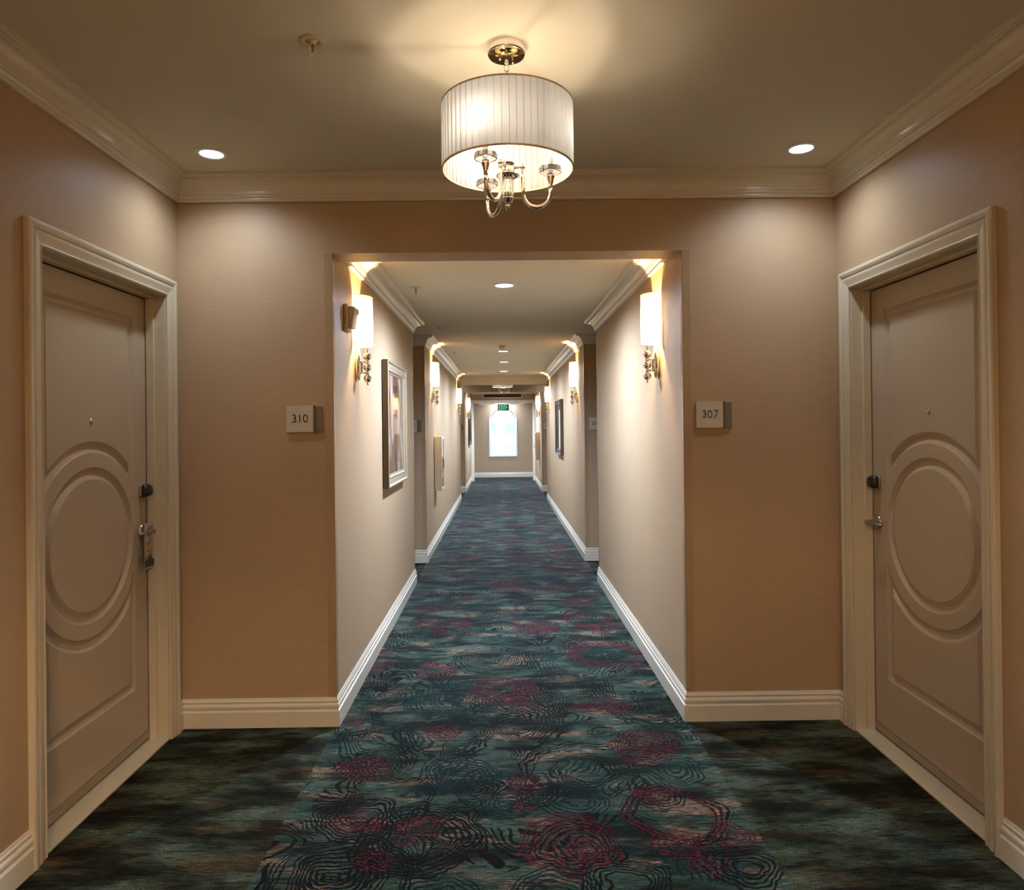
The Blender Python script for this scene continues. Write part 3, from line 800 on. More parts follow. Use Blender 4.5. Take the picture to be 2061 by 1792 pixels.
    ro = MB().lathe([(0.0001, 0.014), (0.020, 0.014), (0.031, 0.011), (0.0345, 0.006), (0.035, 0)], 32, Matrix.Translation((hx, 0, zl)) @ rot).build('lever_rosette', M['nickel'], root)
    lv = MB()
    lv.lathe([(0.0115, 0.010), (0.0115, 0.048), (0.010, 0.062), (0.0001, 0.064)], 20, Matrix.Translation((hx, 0, zl)) @ rot)
    pts = []; nseg = 12
    for i in range(nseg + 1):
        t = i / nseg
        pts.append((hx - s_ * (t * 0.108), 0.054 + 0.004 * math.sin(PI * t) - 0.016 * t ** 3, zl + 0.002 - 0.004 * t))
    lv.tube(pts, 0.0085, 12, radii=[0.0095 - 0.003 * abs(2 * i / nseg - 0.6) * 0.6 for i in range(nseg + 1)])
    lv.build('lever', M['nickel'], ro)

# card hanging on the left door's lever
tg = thing('door_hang_tag', (XL - REC + 0.036, 3.400, 1.052), -PI / 2, 'white door hanger card with orange script hanging on the left door lever', 'hang tag')
poly = [(-0.044, 0.028), (0.044, 0.028), (0.044, -0.192), (-0.044, -0.192), (-0.044, 0.000), (-0.018, -0.006)]
hole = [(0.0 + 0.021 * math.cos(math.radians(a)), -0.012 + 0.026 * math.sin(math.radians(a))) for a in range(170, -190, -20)]
poly = [(-0.044, 0.028), (0.044, 0.028), (0.044, -0.192), (-0.044, -0.192), (-0.044, -0.008)] + [(x, z) for x, z in reversed(hole)] + [(-0.044, -0.005)]
Mx = Matrix(((1, 0, 0, 0), (0, 0, 1, 0), (0, 1, 0, 0), (0, 0, 0, 1)))
off_x = 0.0
MB().prism(poly, -0.0006, 0.0006, Mx).build('card', M['tag'], tg)
flip = Matrix.Rotation(PI, 4, 'Z')
def on_tag(mb, x, z): return mb.xf(Matrix.Translation((x, 0.0008, z)) @ flip)
t1 = on_tag(lettering('sal/', 0.027, 0.0036, 0.0004, slant=0.25), 0.004, -0.066)
t2 = on_tag(lettering('so-sp', 0.025, 0.0036, 0.0004, slant=0.25), 0.0, -0.100)
t1.v += []; o_ = len(t1.v)
t1.add(t2.v, t2.f); t1.build('orange_script', M['orange'], tg)
ph = MB()
rr_ = random.Random(3)
ph.prism([(-0.044, -0.185), (0.044, -0.185), (0.044, -0.158), (0.038, -0.150), (0.036, -0.138), (0.032, -0.133), (0.027, -0.138), (0.025, -0.150), (0.018, -0.154), (0.015, -0.142), (0.010, -0.132),
          (0.006, -0.124), (0.002, -0.130), (-0.001, -0.146), (-0.005, -0.140), (-0.004, -0.112), (-0.007, -0.112), (-0.010, -0.130), (-0.016, -0.127), (-0.021, -0.133), (-0.024, -0.148), (-0.032, -0.152), (-0.044, -0.150)], 0.0006, 0.0011, Mx)
ph.build('dark_photo', M['dark_photo'], tg)
MB().box((-0.030, 0.0006, 0.012), (0.028, 0.0010, 0.0135)).build('fine_print', M['grey_print'], tg)
MB().prism([(-0.026 + 0.005 * math.cos(a * PI / 6), 0.002 + 0.006 * math.sin(a * PI / 6)) for a in range(12)], 0.0006, 0.0010, Mx).build('round_mark', M['dark_photo'], tg)

# ================================================================== ROOM SIGNS
def room_sign(text, x0, ywall, zc_, label, hidden_panel=False):
    """left end x0 on the wall at ywall, facing -y"""
    t_ = thing('room_number_sign', (x0 + 0.092, ywall, zc_), 0, label, 'room sign', 'room number signs')
    MB().box((0.052, -0.010, -0.066), (0.092, 0, 0.064)).build('side_panel', M['sign_dark'], t_, bevel=0.001)
    MB().box((0.047, -0.016, -0.070), (0.056, 0, 0.070)).build('divider_bar', M['sign_bar'], t_, bevel=0.001)
    pl = MB().box((-0.092, -0.012, -0.0675), (0.049, 0, 0.0665)).build('number_plate', M['sign'], t_, bevel=0.001)
    gp = {'310': 0.30, '308': 0.18}.get(text, 0.16)
    lt = lettering(text, 0.038, 0.0046, 0.0012, gap=gp).xf(Matrix.Translation((-0.021, -0.012, 0.004)))
    lt.build('numerals', M['ink'], pl)
    br = MB()
    for i, (x, z) in enumerate(((-0.014, 0), (-0.010, 0.004), (-0.004, 0.004), (0.004, 0.003), (0.010, 0.004), (0.013, 0.002))):
        br.sphere((x - 0.021, -0.012, -0.036 + z), 0.0008, 6)
    br.build('braille_dots', M['sign'], pl)
    return t_
room_sign('310', -1.103, Y1, 1.576, 'cream room sign reading 310 on the wall beside the left door')
room_sign('307', 1.003, Y1, 1.575, 'cream room sign reading 307 on the wall beside the right door')
room_sign('308', -0.908 - 0.184, Y2B, 1.545, 'room sign 308 half hidden in the left door recess')
room_sign('305', 0.989, Y2B, 1.550, 'room sign 305 half hidden in the right door recess')
room_sign('304', -0.901 - 0.184, Y3B, 1.525, 'small far room sign at the left of the far lobby exit')
room_sign('303', 0.986, Y3B, 1.535, 'small far room sign at the right of the far lobby exit')

# ================================================================== CHANDELIERS
def make_chandelier(label, bulb='bulb_c'):
    """origin on the ceiling, everything hangs below"""
    t_ = thing('drum_chandelier', (0, 0, 0), 0, label, 'chandelier', 'drum shade chandeliers in the lobbies')
    cp = MB().lathe([(0.0001, -0.030), (0.060, -0.030), (0.064, -0.027), (0.065, -0.022), (0.065, 0)], 48).build('ceiling_canopy', [M['chrome']], t_)
    MB().lathe([(0.0001, -0.0305), (0.061, -0.0305), (0.061, -0.0295)], 48).build('canopy_plate', M['brass'], cp)
    for sx, sy in ((-0.022, -0.012), (0.022, 0.012)):
        MB().lathe([(0.0001, -0.052), (0.004, -0.051), (0.0055, -0.046), (0.003, -0.042), (0.005, -0.038), (0.004, -0.030)], 14, Matrix.Translation((sx, sy, 0))).build('canopy_knob', M['chrome'], cp)
    ch = MB()
    ch.lathe([(0.0001, -0.062), (0.006, -0.060), (0.008, -0.056), (0.006, -0.050), (0.009, -0.046), (0.006, -0.040), (0.009, -0.030)], 16)
    def link(zc_, a, b, rot_, r=0.0017):
        pts = []
        for i in range(20):
            t = 2 * PI * i / 20
            p = Vector((a * math.cos(t), 0, zc_ + b * math.sin(t) * (1.0)))
            pts.append(Matrix.Rotation(rot_, 4, 'Z') @ p)
        ch.tube(pts, r, 8, closed=True)
    link(-0.0735, 0.0085, 0.012, 0.35); link(-0.1015, 0.0068, 0.0205, 1.9); link(-0.1290, 0.0098, 0.0105, 0.0)
    ch.build('chain', M['chrome'], t_)
    st = MB().lathe([(0.0001, -0.134), (0.0062, -0.134), (0.0068, -0.139), (0.0068, -0.150), (0.0078, -0.151), (0.0078, -0.154), (0.0068, -0.155), (0.0068, -0.400)], 20).build('stem', M['chrome'], t_)
    # shade: pleated drum, top z -0.203, bottom -0.420
    zt, zb, R_ = -0.205, -0.420, 0.2225
    npl = 60; vs = []; fs = []
    for i in range(npl * 4):
        a = 2 * PI * (i // 4 + (0, 0.10, 0.20, 0.90)[i % 4]) / npl
        rr = R_ + (-0.0014, -0.0018, 0.0012, 0.0018)[i % 4]
        for z in (zt, zb): vs.append((rr * math.cos(a), rr * math.sin(a), z))
    N4 = npl * 4
    for i in range(N4):
        j = (i + 1) % N4
        fs.append((2 * i, 2 * j, 2 * j + 1, 2 * i + 1))
    sh = MB().add(vs, fs, smooth=False).build('lamp_shade', M['shade'], t_, fix=False)
    for z in (zt, zb):
        MB().lathe([(R_ - 0.002, z - 0.0025), (R_ + 0.0028, z - 0.0025), (R_ + 0.0028, z + 0.0025), (R_ - 0.002, z + 0.0025)], 96, closed=True, smooth=False).build('shade_binding', M['shade_rim'], sh)
    spd = MB()
    for k in range(3):
        a = math.radians(30 + 120 * k)
        spd.tube([(0.006 * math.cos(a), 0.006 * math.sin(a), zt - 0.012), (R_ * 0.98 * math.cos(a), R_ * 0.98 * math.sin(a), zt - 0.003)], 0.0016, 6)
    spd.lathe([(0.007, zt - 0.015), (0.013, zt - 0.015), (0.013, zt - 0.010), (0.007, zt - 0.010)], 16, closed=True)
    spd.build('shade_spider', M['chrome'], sh)
    # hub
    MB().lathe([(0.007, -0.395), (0.024, -0.395), (0.0275, -0.398), (0.0275, -0.401), (0.024, -0.403), (0.024, -0.424), (0.026, -0.428), (0.040, -0.438), (0.0405, -0.441),
                (0.030, -0.443), (0.019, -0.440), (0.015, -0.447), (0.0001, -0.447)], 40).build('hub', M['chrome'], t_)
    cr = []
    for i in range(20):
        a = 2 * PI * i / 20; rr = 0.0195 if i % 2 == 0 else 0.0178
        cr.append((rr * math.cos(a), rr * math.sin(a)))
    MB().prism(cr, -0.5145, -0.4475).build('crystal_column', M['crystal'], t_)
    MB().lathe([(0.0001, -0.5150), (0.0205, -0.5150), (0.0205, -0.5185), (0.0175, -0.521), (0.0150, -0.529), (0.0060, -0.532), (0.0045, -0.535), (0.0085, -0.539), (0.0098, -0.545),
                (0.0082, -0.551), (0.004, -0.5545), (0.0001, -0.5555)], 32).build('finial', M['chrome'], t_)
    for k in range(3):
        a = math.radians(120 * k)
        ar = MB(); U = Vector((math.cos(a), math.sin(a), 0))
        def P_(r, z): return U * r + Vector((0, 0, z))
        pts = [P_(0.030, -0.412), P_(0.044, -0.411)] + [P_(0.0515, -0.418)]
        pts = [P_(0.0515, -0.412), P_(0.0515, -0.45), P_(0.0515, -0.48)]
        rc, rz_ = 0.0985, -0.498
        for i in range(13):
            t = PI + PI * i / 12
            pts.append(P_(rc + 0.047 * math.cos(t), rz_ + 0.049 * math.sin(t)))
        pts.append(P_(0.1455, -0.478))
        ar.tube(pts, 0.0068, 14)
        ar.sphere(P_(0.0515, -0.409), 0.0100, 18)
        ar.tube([P_(0.022, -0.412), P_(0.045, -0.410)], 0.0045, 10)
        Mc = Matrix.Translation(P_(0.1455, 0))
        ar.lathe([(0.0072, -0.480), (0.0080, -0.476), (0.0075, -0.472), (0.0105, -0.456), (0.0150, -0.444), (0.0152, -0.441), (0.0001, -0.441)], 24, Mc)
        arm = ar.build('arm', M['chrome'], t_)
        pg = [(0.0385 * math.cos(2 * PI * i / 12), 0.0385 * math.sin(2 * PI * i / 12)) for i in range(12)]
        MB().prism(pg, -0.4320, -0.4120, Mc).build('crystal_dish', M['crystal'], arm, bevel=0.003)
        MB().lathe([(0.0001, -0.4405), (0.011, -0.4405), (0.013, -0.436), (0.011, -0.4325), (0.0001, -0.4325)], 20, Mc).build('crystal_neck', M['crystal'], arm)
        MB().lathe([(0.0001, -0.4115), (0.0095, -0.4115), (0.0095, -0.350), (0.0001, -0.350)], 20, Mc).build('candle_sleeve', M['candle'], arm)
        MB().lathe([(0.0001, -0.350), (0.007, -0.348), (0.010, -0.335), (0.0125, -0.322), (0.010, -0.305), (0.004, -0.290), (0.0001, -0.285)], 20, Mc).build('candle_bulb', M[bulb], arm)
    return t_
chandelier = make_chandelier('pleated white drum chandelier hanging in the near lobby')
chandelier.location = (0.031, 2.38, ZL - g)
c2 = copy_tree(chandelier); c2.location = (0.032, 15.35, ZL - 0.02)
c3 = make_chandelier('x', 'bulb_fill'); c3.location = (0.031, -0.95, ZL - g); c3['label'] = 'added unseen drum chandelier behind the viewer to brighten the near lobby'  # added lamp out of view, brightens the lobby walls
c2['label'] = 'small distant drum chandelier in front of the air grille'
c2.location = (0.032, 15.35, ZL - g)

# ================================================================== SCONCES
def make_sconce():
    """origin on the wall at the plate centre, local y out of the wall"""
    t_ = thing('wall_sconce', (0, 0, 0), 0, 'x', 'wall sconce', 'chrome ball wall sconces along the corridor')
    pl = [(0.047 * math.cos(2 * PI * i / 40), 0.078 * math.sin(2 * PI * i / 40)) for i in range(40)]
    R_ = Matrix(((1, 0, 0, 0), (0, 0, 1, 0), (0, 1, 0, 0), (0, 0, 0, 1)))
    MB().prism(pl, 0, 0.016, R_).build('wall_plate', M['chrome'], t_, bevel=0.003)
    Yb = 0.064
    bz = (0.066, 0.0, -0.066)
    for z in bz: 
        b_ = MB().sphere((0, Yb, z), 0.0235, 28).build('chrome_ball', M['chrome'], t_)
    sm_ = MB().sphere((0, Yb, -0.1), 0.0065, 14)
    sm_.lathe([(0.0045, -0.094), (0.0045, -0.088), (0.0001, -0.088)], 12, Matrix.Translation((0, Yb, 0))).build('bottom_finial', M['chrome'], t_)
    for z in (0.033, -0.033):
        ax = MB().lathe([(0.0001, z - 0.010), (0.006, z - 0.010), (0.011, z - 0.004), (0.011, z + 0.004), (0.006, z + 0.010), (0.0001, z + 0.010)], 18, Matrix.Translation((0, Yb, 0)))
        ax.tube([(0, 0.014, z), (0, Yb, z)], 0.0045, 10)
        ax.tube([(-0.030, 0.020, z), (0.030, 0.020, z)], 0.0028, 8)
        ax.build('cross_bar', M['chrome'], t_)
    for sx in (-0.020, 0.0, 0.020):
        MB().prism([(0.008 * math.cos(PI * i / 3) + sx, 0.008 * math.sin(PI * i / 3) + 0.026) for i in range(6)], -0.027, 0.027).build('crystal_rod', M['crystal'], t_)
    stm = MB()
    for sx in (-0.009, 0.009): stm.tube([(sx, Yb, 0.080), (sx, Yb, 0.142)], 0.0032, 10)
    stm.lathe([(0.0001, 0.140), (0.024, 0.140), (0.024, 0.144), (0.0001, 0.144)], 24, Matrix.Translation((0, Yb - 0.008, 0)))
    stm.tube([(0, 0.012, 0.150), (0, Yb - 0.008, 0.150)], 0.004, 8)
    stm.build('stem', M['chrome'], t_)
    # half-drum shade from z 0.131 to 0.420
    zb, zt = 0.131, 0.420
    n = 36; vs = []; fs = []
    prof = [(0.095, 0.004)] + [(0.095 * math.cos(PI * i / n), 0.026 + 0.072 * math.sin(PI * i / n)) for i in range(n + 1)] + [(-0.095, 0.004)]
    for x, y in prof: vs += [(x, y, zb), (x, y, zt)]
    for i in range(len(prof) - 1): fs.append((2 * i, 2 * i + 1, 2 * i + 3, 2 * i + 2))
    sh = MB().add(vs, fs, smooth=True).build('lamp_shade', M['sconce_shade'], t_, fix=False)
    for z in (zb, zt):
        MB().tube([(x, y, z) for x, y in prof], 0.0016, 6).build('shade_binding', M['shade_rim'], sh)
    MB().lathe([(0.0001, 0.144), (0.010, 0.144), (0.010, 0.215), (0.0001, 0.215)], 18, Matrix.Translation((0, Yb - 0.010, 0))).build('candle_sleeve', M['candle'], t_)
    MB().lathe([(0.0001, 0.215), (0.008, 0.218), (0.013, 0.236), (0.0145, 0.252), (0.012, 0.272), (0.004, 0.289), (0.0001, 0.292)], 18, Matrix.Translation((0, Yb - 0.010, 0))).build('candle_bulb', M['bulb'], t_)
    return t_
SL = [(-1, 4.185, 1.889, 'wall sconce nearest on the left corridor wall beside the fire alarm'), (1, 4.172, 1.884, 'wall sconce nearest on the right corridor wall'),
      (-1, 8.66, 1.910, 'sconce above and before the cream cabinet on the left middle wall'), (1, 8.60, 1.890, 'sconce before the dark framed mirror picture on the right middle wall'),
      (-1, 13.55, 1.860, 'sconce at the far end of the left middle wall'), (1, 13.50, 1.870, 'sconce at the far end of the right middle wall'),
      (-1, 17.30, 1.830, 'farthest sconce on the left, above the dark frame past the far lobby'), (1, 17.10, 1.850, 'farthest sconce on the right, above the far cream cabinet')]
sc0 = make_sconce()
for i, (sg, y, z, lb) in enumerate(SL):
    o = sc0 if i == 0 else copy_tree(sc0)
    o.location = ((OL + g) if sg < 0 else (OR - g), y, z)
    o.rotation_euler = (0, 0, -PI / 2 if sg < 0 else PI / 2)
    o['label'] = lb

# ================================================================== DOWNLIGHTS
def make_downlight():
    t_ = thing('downlight', (0, 0, 0), 0, 'x', 'downlight')
    MB().lathe([(0.052, 0.0), (0.052, -0.004), (0.056, -0.0065), (0.066, -0.006), (0.073, -0.0025), (0.074, 0.0)], 48, closed=True).build('trim_ring', M['white'], t_)
    MB().lathe([(0.0001, -0.0030), (0.030, -0.0032), (0.0518, -0.0022), (0.0518, 0.0), (0.0001, 0.0)], 48).build('lens', M['lens'], t_)
    return t_
d0 = make_downlight()
DL = [(-1.342, 3.275, ZL, 1.0, P_LOBBY_SPOT, 'lit round downlight in the lobby ceiling corner above the left door', 150),
      (1.424, 3.272, ZL, 1.0, P_LOBBY_SPOT, 'lit round downlight in the lobby ceiling corner above the right door', 150),
      (-1.20, -0.6, ZL, 1.0, P_FILL_SPOT, 'added unseen lobby downlight behind the viewer on the left', 150),  # added pair out of view, brightens the lobby
      (1.28, -0.6, ZL, 1.0, P_FILL_SPOT, 'added unseen lobby downlight behind the viewer on the right', 150),
      (0.031, 5.10, ZC, 1.25, P_CORR_SPOT * 1.5, 'largest corridor downlight, just inside the corridor mouth', 165),
      (0.034, 9.52, ZC, 1.25, P_CORR_SPOT * 0.95, 'second corridor downlight, right behind the smoke detector', 165),
      (0.048, 11.10, ZC, 1.25, P_CORR_SPOT * 0.95, 'third corridor downlight, in front of the small ceiling plate', 165),
      (0.054, 12.95, ZC, 1.25, P_CORR_SPOT * 0.95, 'farthest visible corridor downlight, before the cream frieze', 165),
      (-1.10, 15.9, ZL, 1.0, P_LOBBY_SPOT, 'added downlight hidden in the left of the far lobby', 150),  # last four are added, unseen lamps lighting the far corridor
      (1.15, 15.9, ZL, 1.0, P_LOBBY_SPOT, 'added downlight hidden in the right of the far lobby', 150),
      (0.05, 18.2, ZC, 1.25, P_CORR_SPOT * 1.9, 'added downlight hidden above the last corridor length', 165),
      (0.05, 20.95, 2.46, 1.25, P_CORR_SPOT * 0.5, 'added downlight hidden above the end bay', 165)]
DOWN = [d0] + [copy_tree(d0) for _ in DL[1:]]
for i, (x, y, z, sc_, p, lb, ang) in enumerate(DL):
    o = DOWN[i]
    o.location = (x, y, z - g); o.scale = (sc_, sc_, 1)
    o['label'] = lb; o['group'] = 'lobby downlights' if p in (P_LOBBY_SPOT, P_FILL_SPOT) else 'corridor downlights'
    lamp('downlight_beam', 'SPOT', (0, 0, -0.010), p, COOL if z == ZL else COOL_CORR, o, spot_size=math.radians(ang), spot_blend=1.0, shadow_soft_size=0.05)

# ================================================================== SPRINKLERS, DETECTOR, PLATE
def make_sprinkler():
    t_ = thing('fire_sprinkler', (0, 0, 0), 0.35, 'x', 'sprinkler', 'ceiling fire sprinklers')
    MB().lathe([(0.022, -0.001), (0.024, -0.004), (0.037, -0.0055), (0.041, -0.003), (0.042, 0), (0.022, 0)], 40, closed=True).build('escutcheon', M['cream_plastic'], t_)
    b_ = MB().lathe([(0.0001, -0.012), (0.009, -0.012), (0.011, -0.008), (0.011, -0.002), (0.0215, -0.001), (0.0215, 0), (0.0001, 0)], 24)
    b_.tube([(-0.010, 0, -0.010), (-0.0115, 0, -0.020), (-0.010, 0, -0.032), (-0.003, 0, -0.041), (0, 0, -0.043)], 0.0018, 8)
    b_.tube([(0.010, 0, -0.010), (0.0115, 0, -0.020), (0.010, 0, -0.032), (0.003, 0, -0.041), (0, 0, -0.043)], 0.0018, 8)
    b_.build('sprinkler_frame', M['cream_plastic'], t_)
    MB().tube([(0, 0, -0.012), (0, 0, -0.038)], 0.0030, 10).build('heat_bulb', M['red_glass'], t_)
    pts = []
    for i in range(24):
        rr = 0.0145 if i % 2 == 0 else 0.0105
        pts.append((rr * math.cos(2 * PI * i / 24), rr * math.sin(2 * PI * i / 24)))
    MB().prism(pts, -0.0455, -0.0440).build('deflector', M['chrome'], t_)
    return t_
sp0 = make_sprinkler()
for i, (x, y, z, lb) in enumerate([(-0.617, 2.335, ZL, 'fire sprinkler in the near lobby ceiling left of the chandelier'),
                                   (-0.620, 5.15, ZC, 'corridor ceiling sprinkler nearest, just inside the corridor mouth'),
                                   (-0.620, 7.15, ZC, 'corridor ceiling sprinkler by the door recess'),
                                   (-0.630, 9.62, ZC, 'corridor ceiling sprinkler left of the second downlight'),
                                   (-0.648, 13.0, ZC, 'farthest corridor ceiling sprinkler, near the cream frieze')]):
    o = sp0 if i == 0 else copy_tree(sp0)
    o.location = (x, y, z - g); o['label'] = lb; o.rotation_euler = (0, 0, 0.35 + 0.9 * i)
sd = thing('smoke_detector', (0.015, 8.86, ZC - g), 0, 'cream smoke detector on the corridor ceiling before the second downlight', 'smoke detector')
MB().lathe([(0.0001, -0.014), (0.050, -0.014), (0.056, -0.008), (0.057, 0), (0.0001, 0)], 40).build('mounting_base', M['cream_plastic'], sd)
MB().lathe([(0.0001, -0.044), (0.026, -0.043), (0.032, -0.036), (0.034, -0.026), (0.038, -0.0145), (0.0001, -0.0145)], 40).build('sensor_head', M['cream_plastic'], sd)
mbx = MB()
for i in range(8):
    a = 2 * PI * i / 8
    mbx.box((-0.004, -0.0015, -0.002), (0.004, 0.0015, 0.004))
    for q in range(8): 
        v = Matrix.Translation((0.0338 * math.cos(a), 0.0338 * math.sin(a), -0.035)) @ Matrix.Rotation(a + PI / 2, 4, 'Z') @ Vector(mbx.v[i * 8 + q])
        mbx.v[i * 8 + q] = tuple(v)
mbx.build('vent_slot', M['black'], sd)
cpz = thing('ceiling_plate', (0.037, 11.40, ZC - g), 0, 'small flat white ceiling plate beyond the third downlight', 'ceiling plate')
MB().lathe([(0.0001, -0.006), (0.050, -0.006), (0.055, -0.002), (0.055, 0), (0.0001, 0)], 32).build('cover', M['white'], cpz)
MB().lathe([(0.0001, -0.014), (0.010, -0.013), (0.012, -0.007), (0.0001, -0.0065)], 16).build('pin', M['chrome'], cpz)

# ================================================================== FIRE ALARM
fa = thing('fire_alarm_strobe', (OL + g, 3.905, 2.140), -PI / 2, 'cream fire alarm horn strobe on the left corridor wall before the sconce', 'fire alarm')
# local: x towards the viewer, y out of the wall
bs = MB().prism([(-0.058, -0.073), (0.058, -0.073), (0.058, 0.073), (-0.058, 0.073)], 0, 0.024, Mx)
bs.build('back_box', M['cream_plastic'], fa, bevel=0.005)
wd2 = MB()
pr = [(0.024, -0.058), (0.046, -0.060), (0.062, 0.050), (0.056, 0.060), (0.024, 0.062)]
vs = [(-0.042, y, z) for y, z in pr] + [(0.046, y, z) for y, z in pr]; n = len(pr)
wd2.add(vs, [tuple(range(n)), tuple(reversed(range(n, 2 * n)))] + [(i, (i + 1) % n, n + (i + 1) % n, n + i) for i in range(n)])
wd2.build('horn_housing', M['cream_plastic'], fa, bevel=0.005)
MB().sphere((0.020, 0.058, 0.030), 0.022, 20).build('strobe_lens', M['crystal'], fa)
fire = lettering('FIRE', 0.017, 0.0026, 0.0006, gap=0.35, vertical=True)
fire.xf(Matrix.Translation((0.0582, 0.012, 0.004)) @ Matrix.Rotation(PI / 2, 4, 'Z')).build('fire_lettering', M['red_print'], fa)

# ================================================================== FRAMED PICTURES
def make_picture(dark, w, h, label, art):
    t_ = thing('framed_picture', (0, 0, 0), 0, label, 'framed picture', 'square framed pictures on the corridor walls')
    fm = M['frame_dark'] if dark else M['frame']
    P_ = [(0, 0.0), (0, 0.040), (-0.006, 0.045), (-0.014, 0.042), (-0.020, 0.034), (-0.060, 0.026), (-0.064, 0.030), (-0.072, 0.030), (-0.078, 0.022), (-0.090, 0.016), (-0.090, 0.0)]
    path = [(-w / 2, 0, -h / 2), (w / 2, 0, -h / 2), (w / 2, 0, h / 2), (-w / 2, 0, h / 2)]
    # with normal +y, y x dir points inward for this winding, so profile offsets are mirrored
    fr_ = MB().sweep(path, [(-a, b) for a, b in reversed(P_)], (0, 1, 0), closed=True) if False else MB().sweep(path[::-1], [(a * -1, b) for a, b in P_], (0, 1, 0), closed=True)
    f_ = fr_.build('frame_moulding', fm, t_)
    e = MB()
    t = 0.0015
    for sx in (-1, 1):
        e.box((sx * (w / 2), 0, -h / 2 - t), (sx * (w / 2 + t), 0.040, h / 2 + t))
    for sz in (-1, 1): e.box((-w / 2, 0, sz * h / 2), (w / 2, 0.040, sz * (h / 2 + t)))
    e.build('frame_edge', M['frame_side'], t_)
    a_, b_ = w / 2 - 0.088, h / 2 - 0.088
    MB().box((-a_, 0.004, -b_), (a_, 0.012, b_)).build('print', art, t_)
    return t_
p1 = make_picture(False, 0.985, 0.935, 'champagne framed picture on the left wall of the first corridor length', M['art'])
p1.location = (OL + 0.006, 5.545, 1.555); p1.rotation_euler = (0, 0, -PI / 2)
p2 = make_picture(True, 0.985, 0.860, 'dark framed picture on the right wall of the middle corridor', M['art2'])
p2.location = (OR - 0.006, 11.10, 1.508); p2.rotation_euler = (0, 0, PI / 2)
p3 = make_picture(True, 0.985, 0.860, 'dark framed picture far away on the left wall past the far lobby', M['art2'])
p3.location = (OL + 0.006, 18.42, 1.495); p3.rotation_euler = (0, 0, -PI / 2)

# ================================================================== CABINETS
def make_cabinet(label):
    t_ = thing('extinguisher_cabinet', (0, 0, 0), 0, label, 'extinguisher cabinet', 'cream extinguisher cabinets')
    w, h, d = 0.15, 0.345, 0.085
    bx = MB()
    bx.box((-w, 0, -h), (w, 0.006, h)); bx.box((-w, 0, -h), (-w + 0.004, d, h)); bx.box((w - 0.004, 0, -h), (w, d, h))
    bx.box((-w, 0, -h), (w, d, -h + 0.004)); bx.box((-w, 0, h - 0.004), (w, d, h))
    bx.build('cabinet_body', M['cab'], t_, bevel=0.0015)
    dr = MB()
    f = 0.035
    dr.box((-w, d, -h), (w, d + 0.014, -h + f)); dr.box((-w, d, h - f), (w, d + 0.014, h)); dr.box((-w, d, -h + f), (-w + f, d + 0.014, h - f)); dr.box((w - f, d, -h + f), (w, d + 0.014, h - f))
    do = dr.build('cabinet_door', M['cab'], t_, bevel=0.002)
    MB().box((-w + f - 0.004, d + 0.004, -h + f - 0.004), (w - f + 0.004, d + 0.008, h - f + 0.004)).build('door_glass', M['crystal'], do)
    MB().tube([(w - 0.02, d + 0.012, 0.055), (w - 0.02, d + 0.036, 0.050), (w - 0.02, d + 0.036, -0.050), (w - 0.02, d + 0.012, -0.055)], 0.005, 10).build('pull_handle', M['sign_bar'], do)
    return t_
cb = make_cabinet('cream extinguisher cabinet on the left middle corridor wall'); cb.location = (OL + g, 9.06, 1.065); cb.rotation_euler = (0, 0, -PI / 2)
cb2 = copy_tree(cb); cb2.location = (OR - g, 17.46, 1.035); cb2.rotation_euler = (0, 0, PI / 2); cb2['label'] = 'far cream extinguisher cabinet on the right wall past the far lobby'

# outlet
ot = thing('wall_outlet', (OL + g, 17.20, 0.47), -PI / 2, 'small cream outlet plate low on the left wall past the far lobby', 'outlet')
MB().box((-0.036, 0, -0.058), (0.036, 0.005, 0.058)).build('cover_plate', M['cream_plastic'], ot, bevel=0.002)
for z in (-0.020, 0.020): MB().box((-0.016, 0.005, z - 0.014), (0.016, 0.007, z + 0.014)).build('socket', M['white'], ot, bevel=0.002)

# air grille above the cased opening
ag = thing('air_grille', (0.038, Y4 - g, 2.425), PI, 'long dark air grille with cream frame above the far cased opening', 'air grille')
gw, gh = 0.55, 0.085
fr = MB()
fr.box((-gw, 0, -gh), (gw, 0.018, -gh + 0.022)); fr.box((-gw, 0, gh - 0.022), (gw, 0.018, gh)); fr.box((-gw, 0, -gh + 0.022), (-gw + 0.022, 0.018, gh - 0.022)); fr.box((gw - 0.022, 0, -gh + 0.022), (gw, 0.018, gh - 0.022))
fr.build('grille_frame', M['trim'], ag, bevel=0.002)
MB().box((-gw + 0.02, 0, -gh + 0.02), (gw - 0.02, 0.003, gh - 0.02)).build('duct_shadow', M['grille_in'], ag)  # dark sheet stands in for the shade inside the duct
sl = MB()
for i in range(36):
    x = -gw + 0.036 + i * (2 * gw - 0.072) / 35
    sl.box((x - 0.0035, 0.003, -gh + 0.022), (x + 0.0035, 0.014, gh - 0.022))
sl.build('slats', M['grille'], ag)

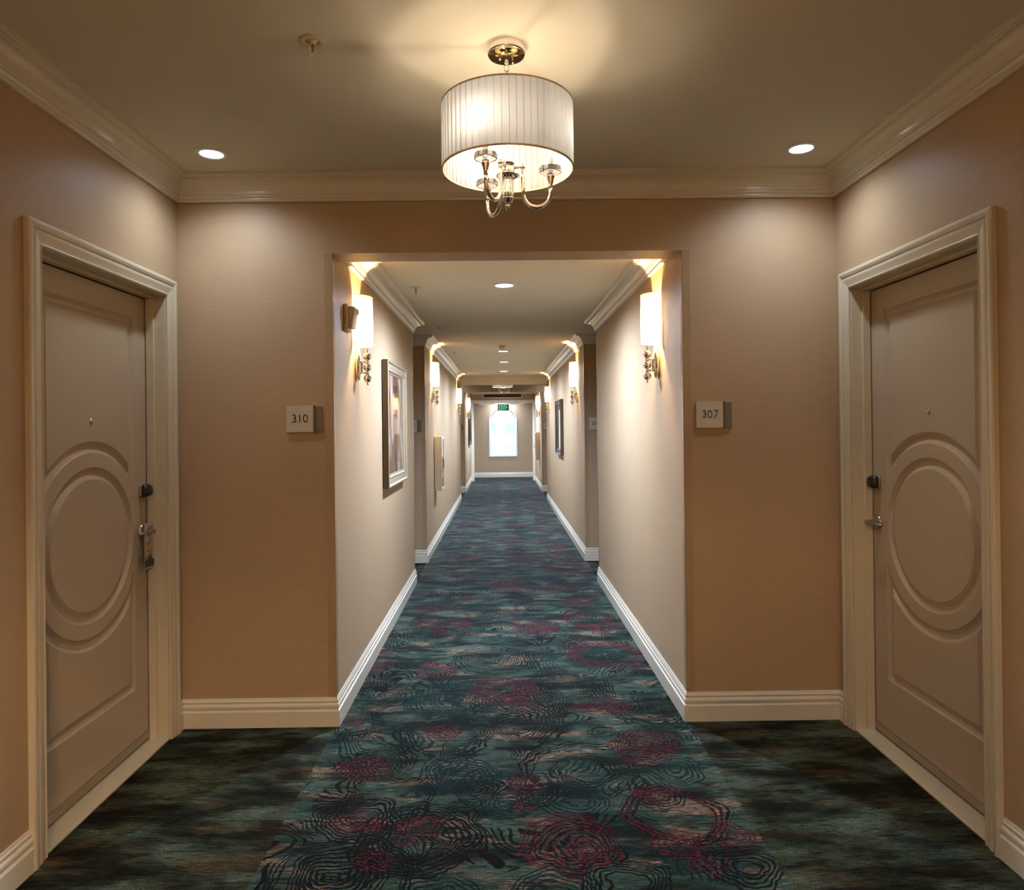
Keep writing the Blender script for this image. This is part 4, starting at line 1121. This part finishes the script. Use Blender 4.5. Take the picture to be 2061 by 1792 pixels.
# exit sign
es = thing('exit_sign', (0.062, 20.60, 2.46 - g), 0, 'green exit sign with right arrow hanging before the arched window', 'exit sign')
MB().box((-0.16, -0.03, -0.045), (0.16, 0.03, 0)).build('ceiling_housing', M['white'], es, bevel=0.003)
hg = MB(); hg.tube([(-0.12, 0, -0.045), (-0.12, 0, -0.262)], 0.004, 8); hg.tube([(0.12, 0, -0.045), (0.12, 0, -0.262)], 0.004, 8); hg.build('hanger_rod', M['nickel'], es)
pn = MB().box((-0.168, -0.012, -0.455), (0.168, 0.012, -0.262)).build('sign_panel', M['exit_panel'], es, bevel=0.002)
lt = lettering('EXIT', 0.145, 0.026, 0.003, gap=0.16).xf(Matrix.Translation((-0.030, -0.012, -0.358)) @ Matrix.Diagonal((0.54, 1, 1, 1)))
lt.build('exit_lettering', M['exit_green'], pn)
MB().prism([(0.085, -0.315), (0.085, -0.405), (0.118, -0.36)], 0.0125, 0.016, Matrix(((1, 0, 0, 0), (0, 0, -1, 0), (0, 1, 0, 0), (0, 0, 0, 1)))).build('arrow', M['exit_green'], pn)

# ================================================================== OUTSIDE
slab('ground', (-14, Y5 + 0.4, -8.1), (14, 46, -8.0), M['asphalt'], 'pale paving far below the arched window', 'ground')
BY = 34.0
bd = thing('apartment_building', (0, BY, -8.0), 0, 'pale beige building across the way seen through the arched window', 'building')
MB().box((-7, 0, 0), (7, 5, 9.85)).build('facade', M['far_wall'], bd)
rf = MB(); rf.add([(-7.5, -0.5, 9.85), (7.5, -0.5, 9.85), (7.5, 3, 12.2), (-7.5, 3, 12.2), (7.5, 5.5, 9.85), (-7.5, 5.5, 9.85)], [(0, 1, 2, 3), (3, 2, 4, 5), (0, 3, 5), (1, 4, 2), (0, 5, 4, 1)])
for i in range(60):
    x = -7.4 + i * 0.25
    rf.tube([(x, -0.5, 9.88), (x, 3, 12.23)], 0.06, 6)
rf.build('tiled_roof', M['roof'], bd)
for (x0, x1, z0, z1) in ((-0.62, -0.30, 1.18, 1.62), (0.17, 0.72, 1.18, 1.62), (-0.62, -0.32, 0.20, 0.64), (0.17, 0.72, 0.20, 0.64)):
    wn = MB(); z0 += 8; z1 += 8
    wn.box((x0 - 0.03, -0.03, z0 - 0.03), (x1 + 0.03, 0.0, z1 + 0.03)); w_ = wn.build('facade_window', M['far_frame'], bd)
    MB().box((x0, -0.035, z0), (x1, -0.03, z1)).build('window_pane', M['far_glass'], w_)
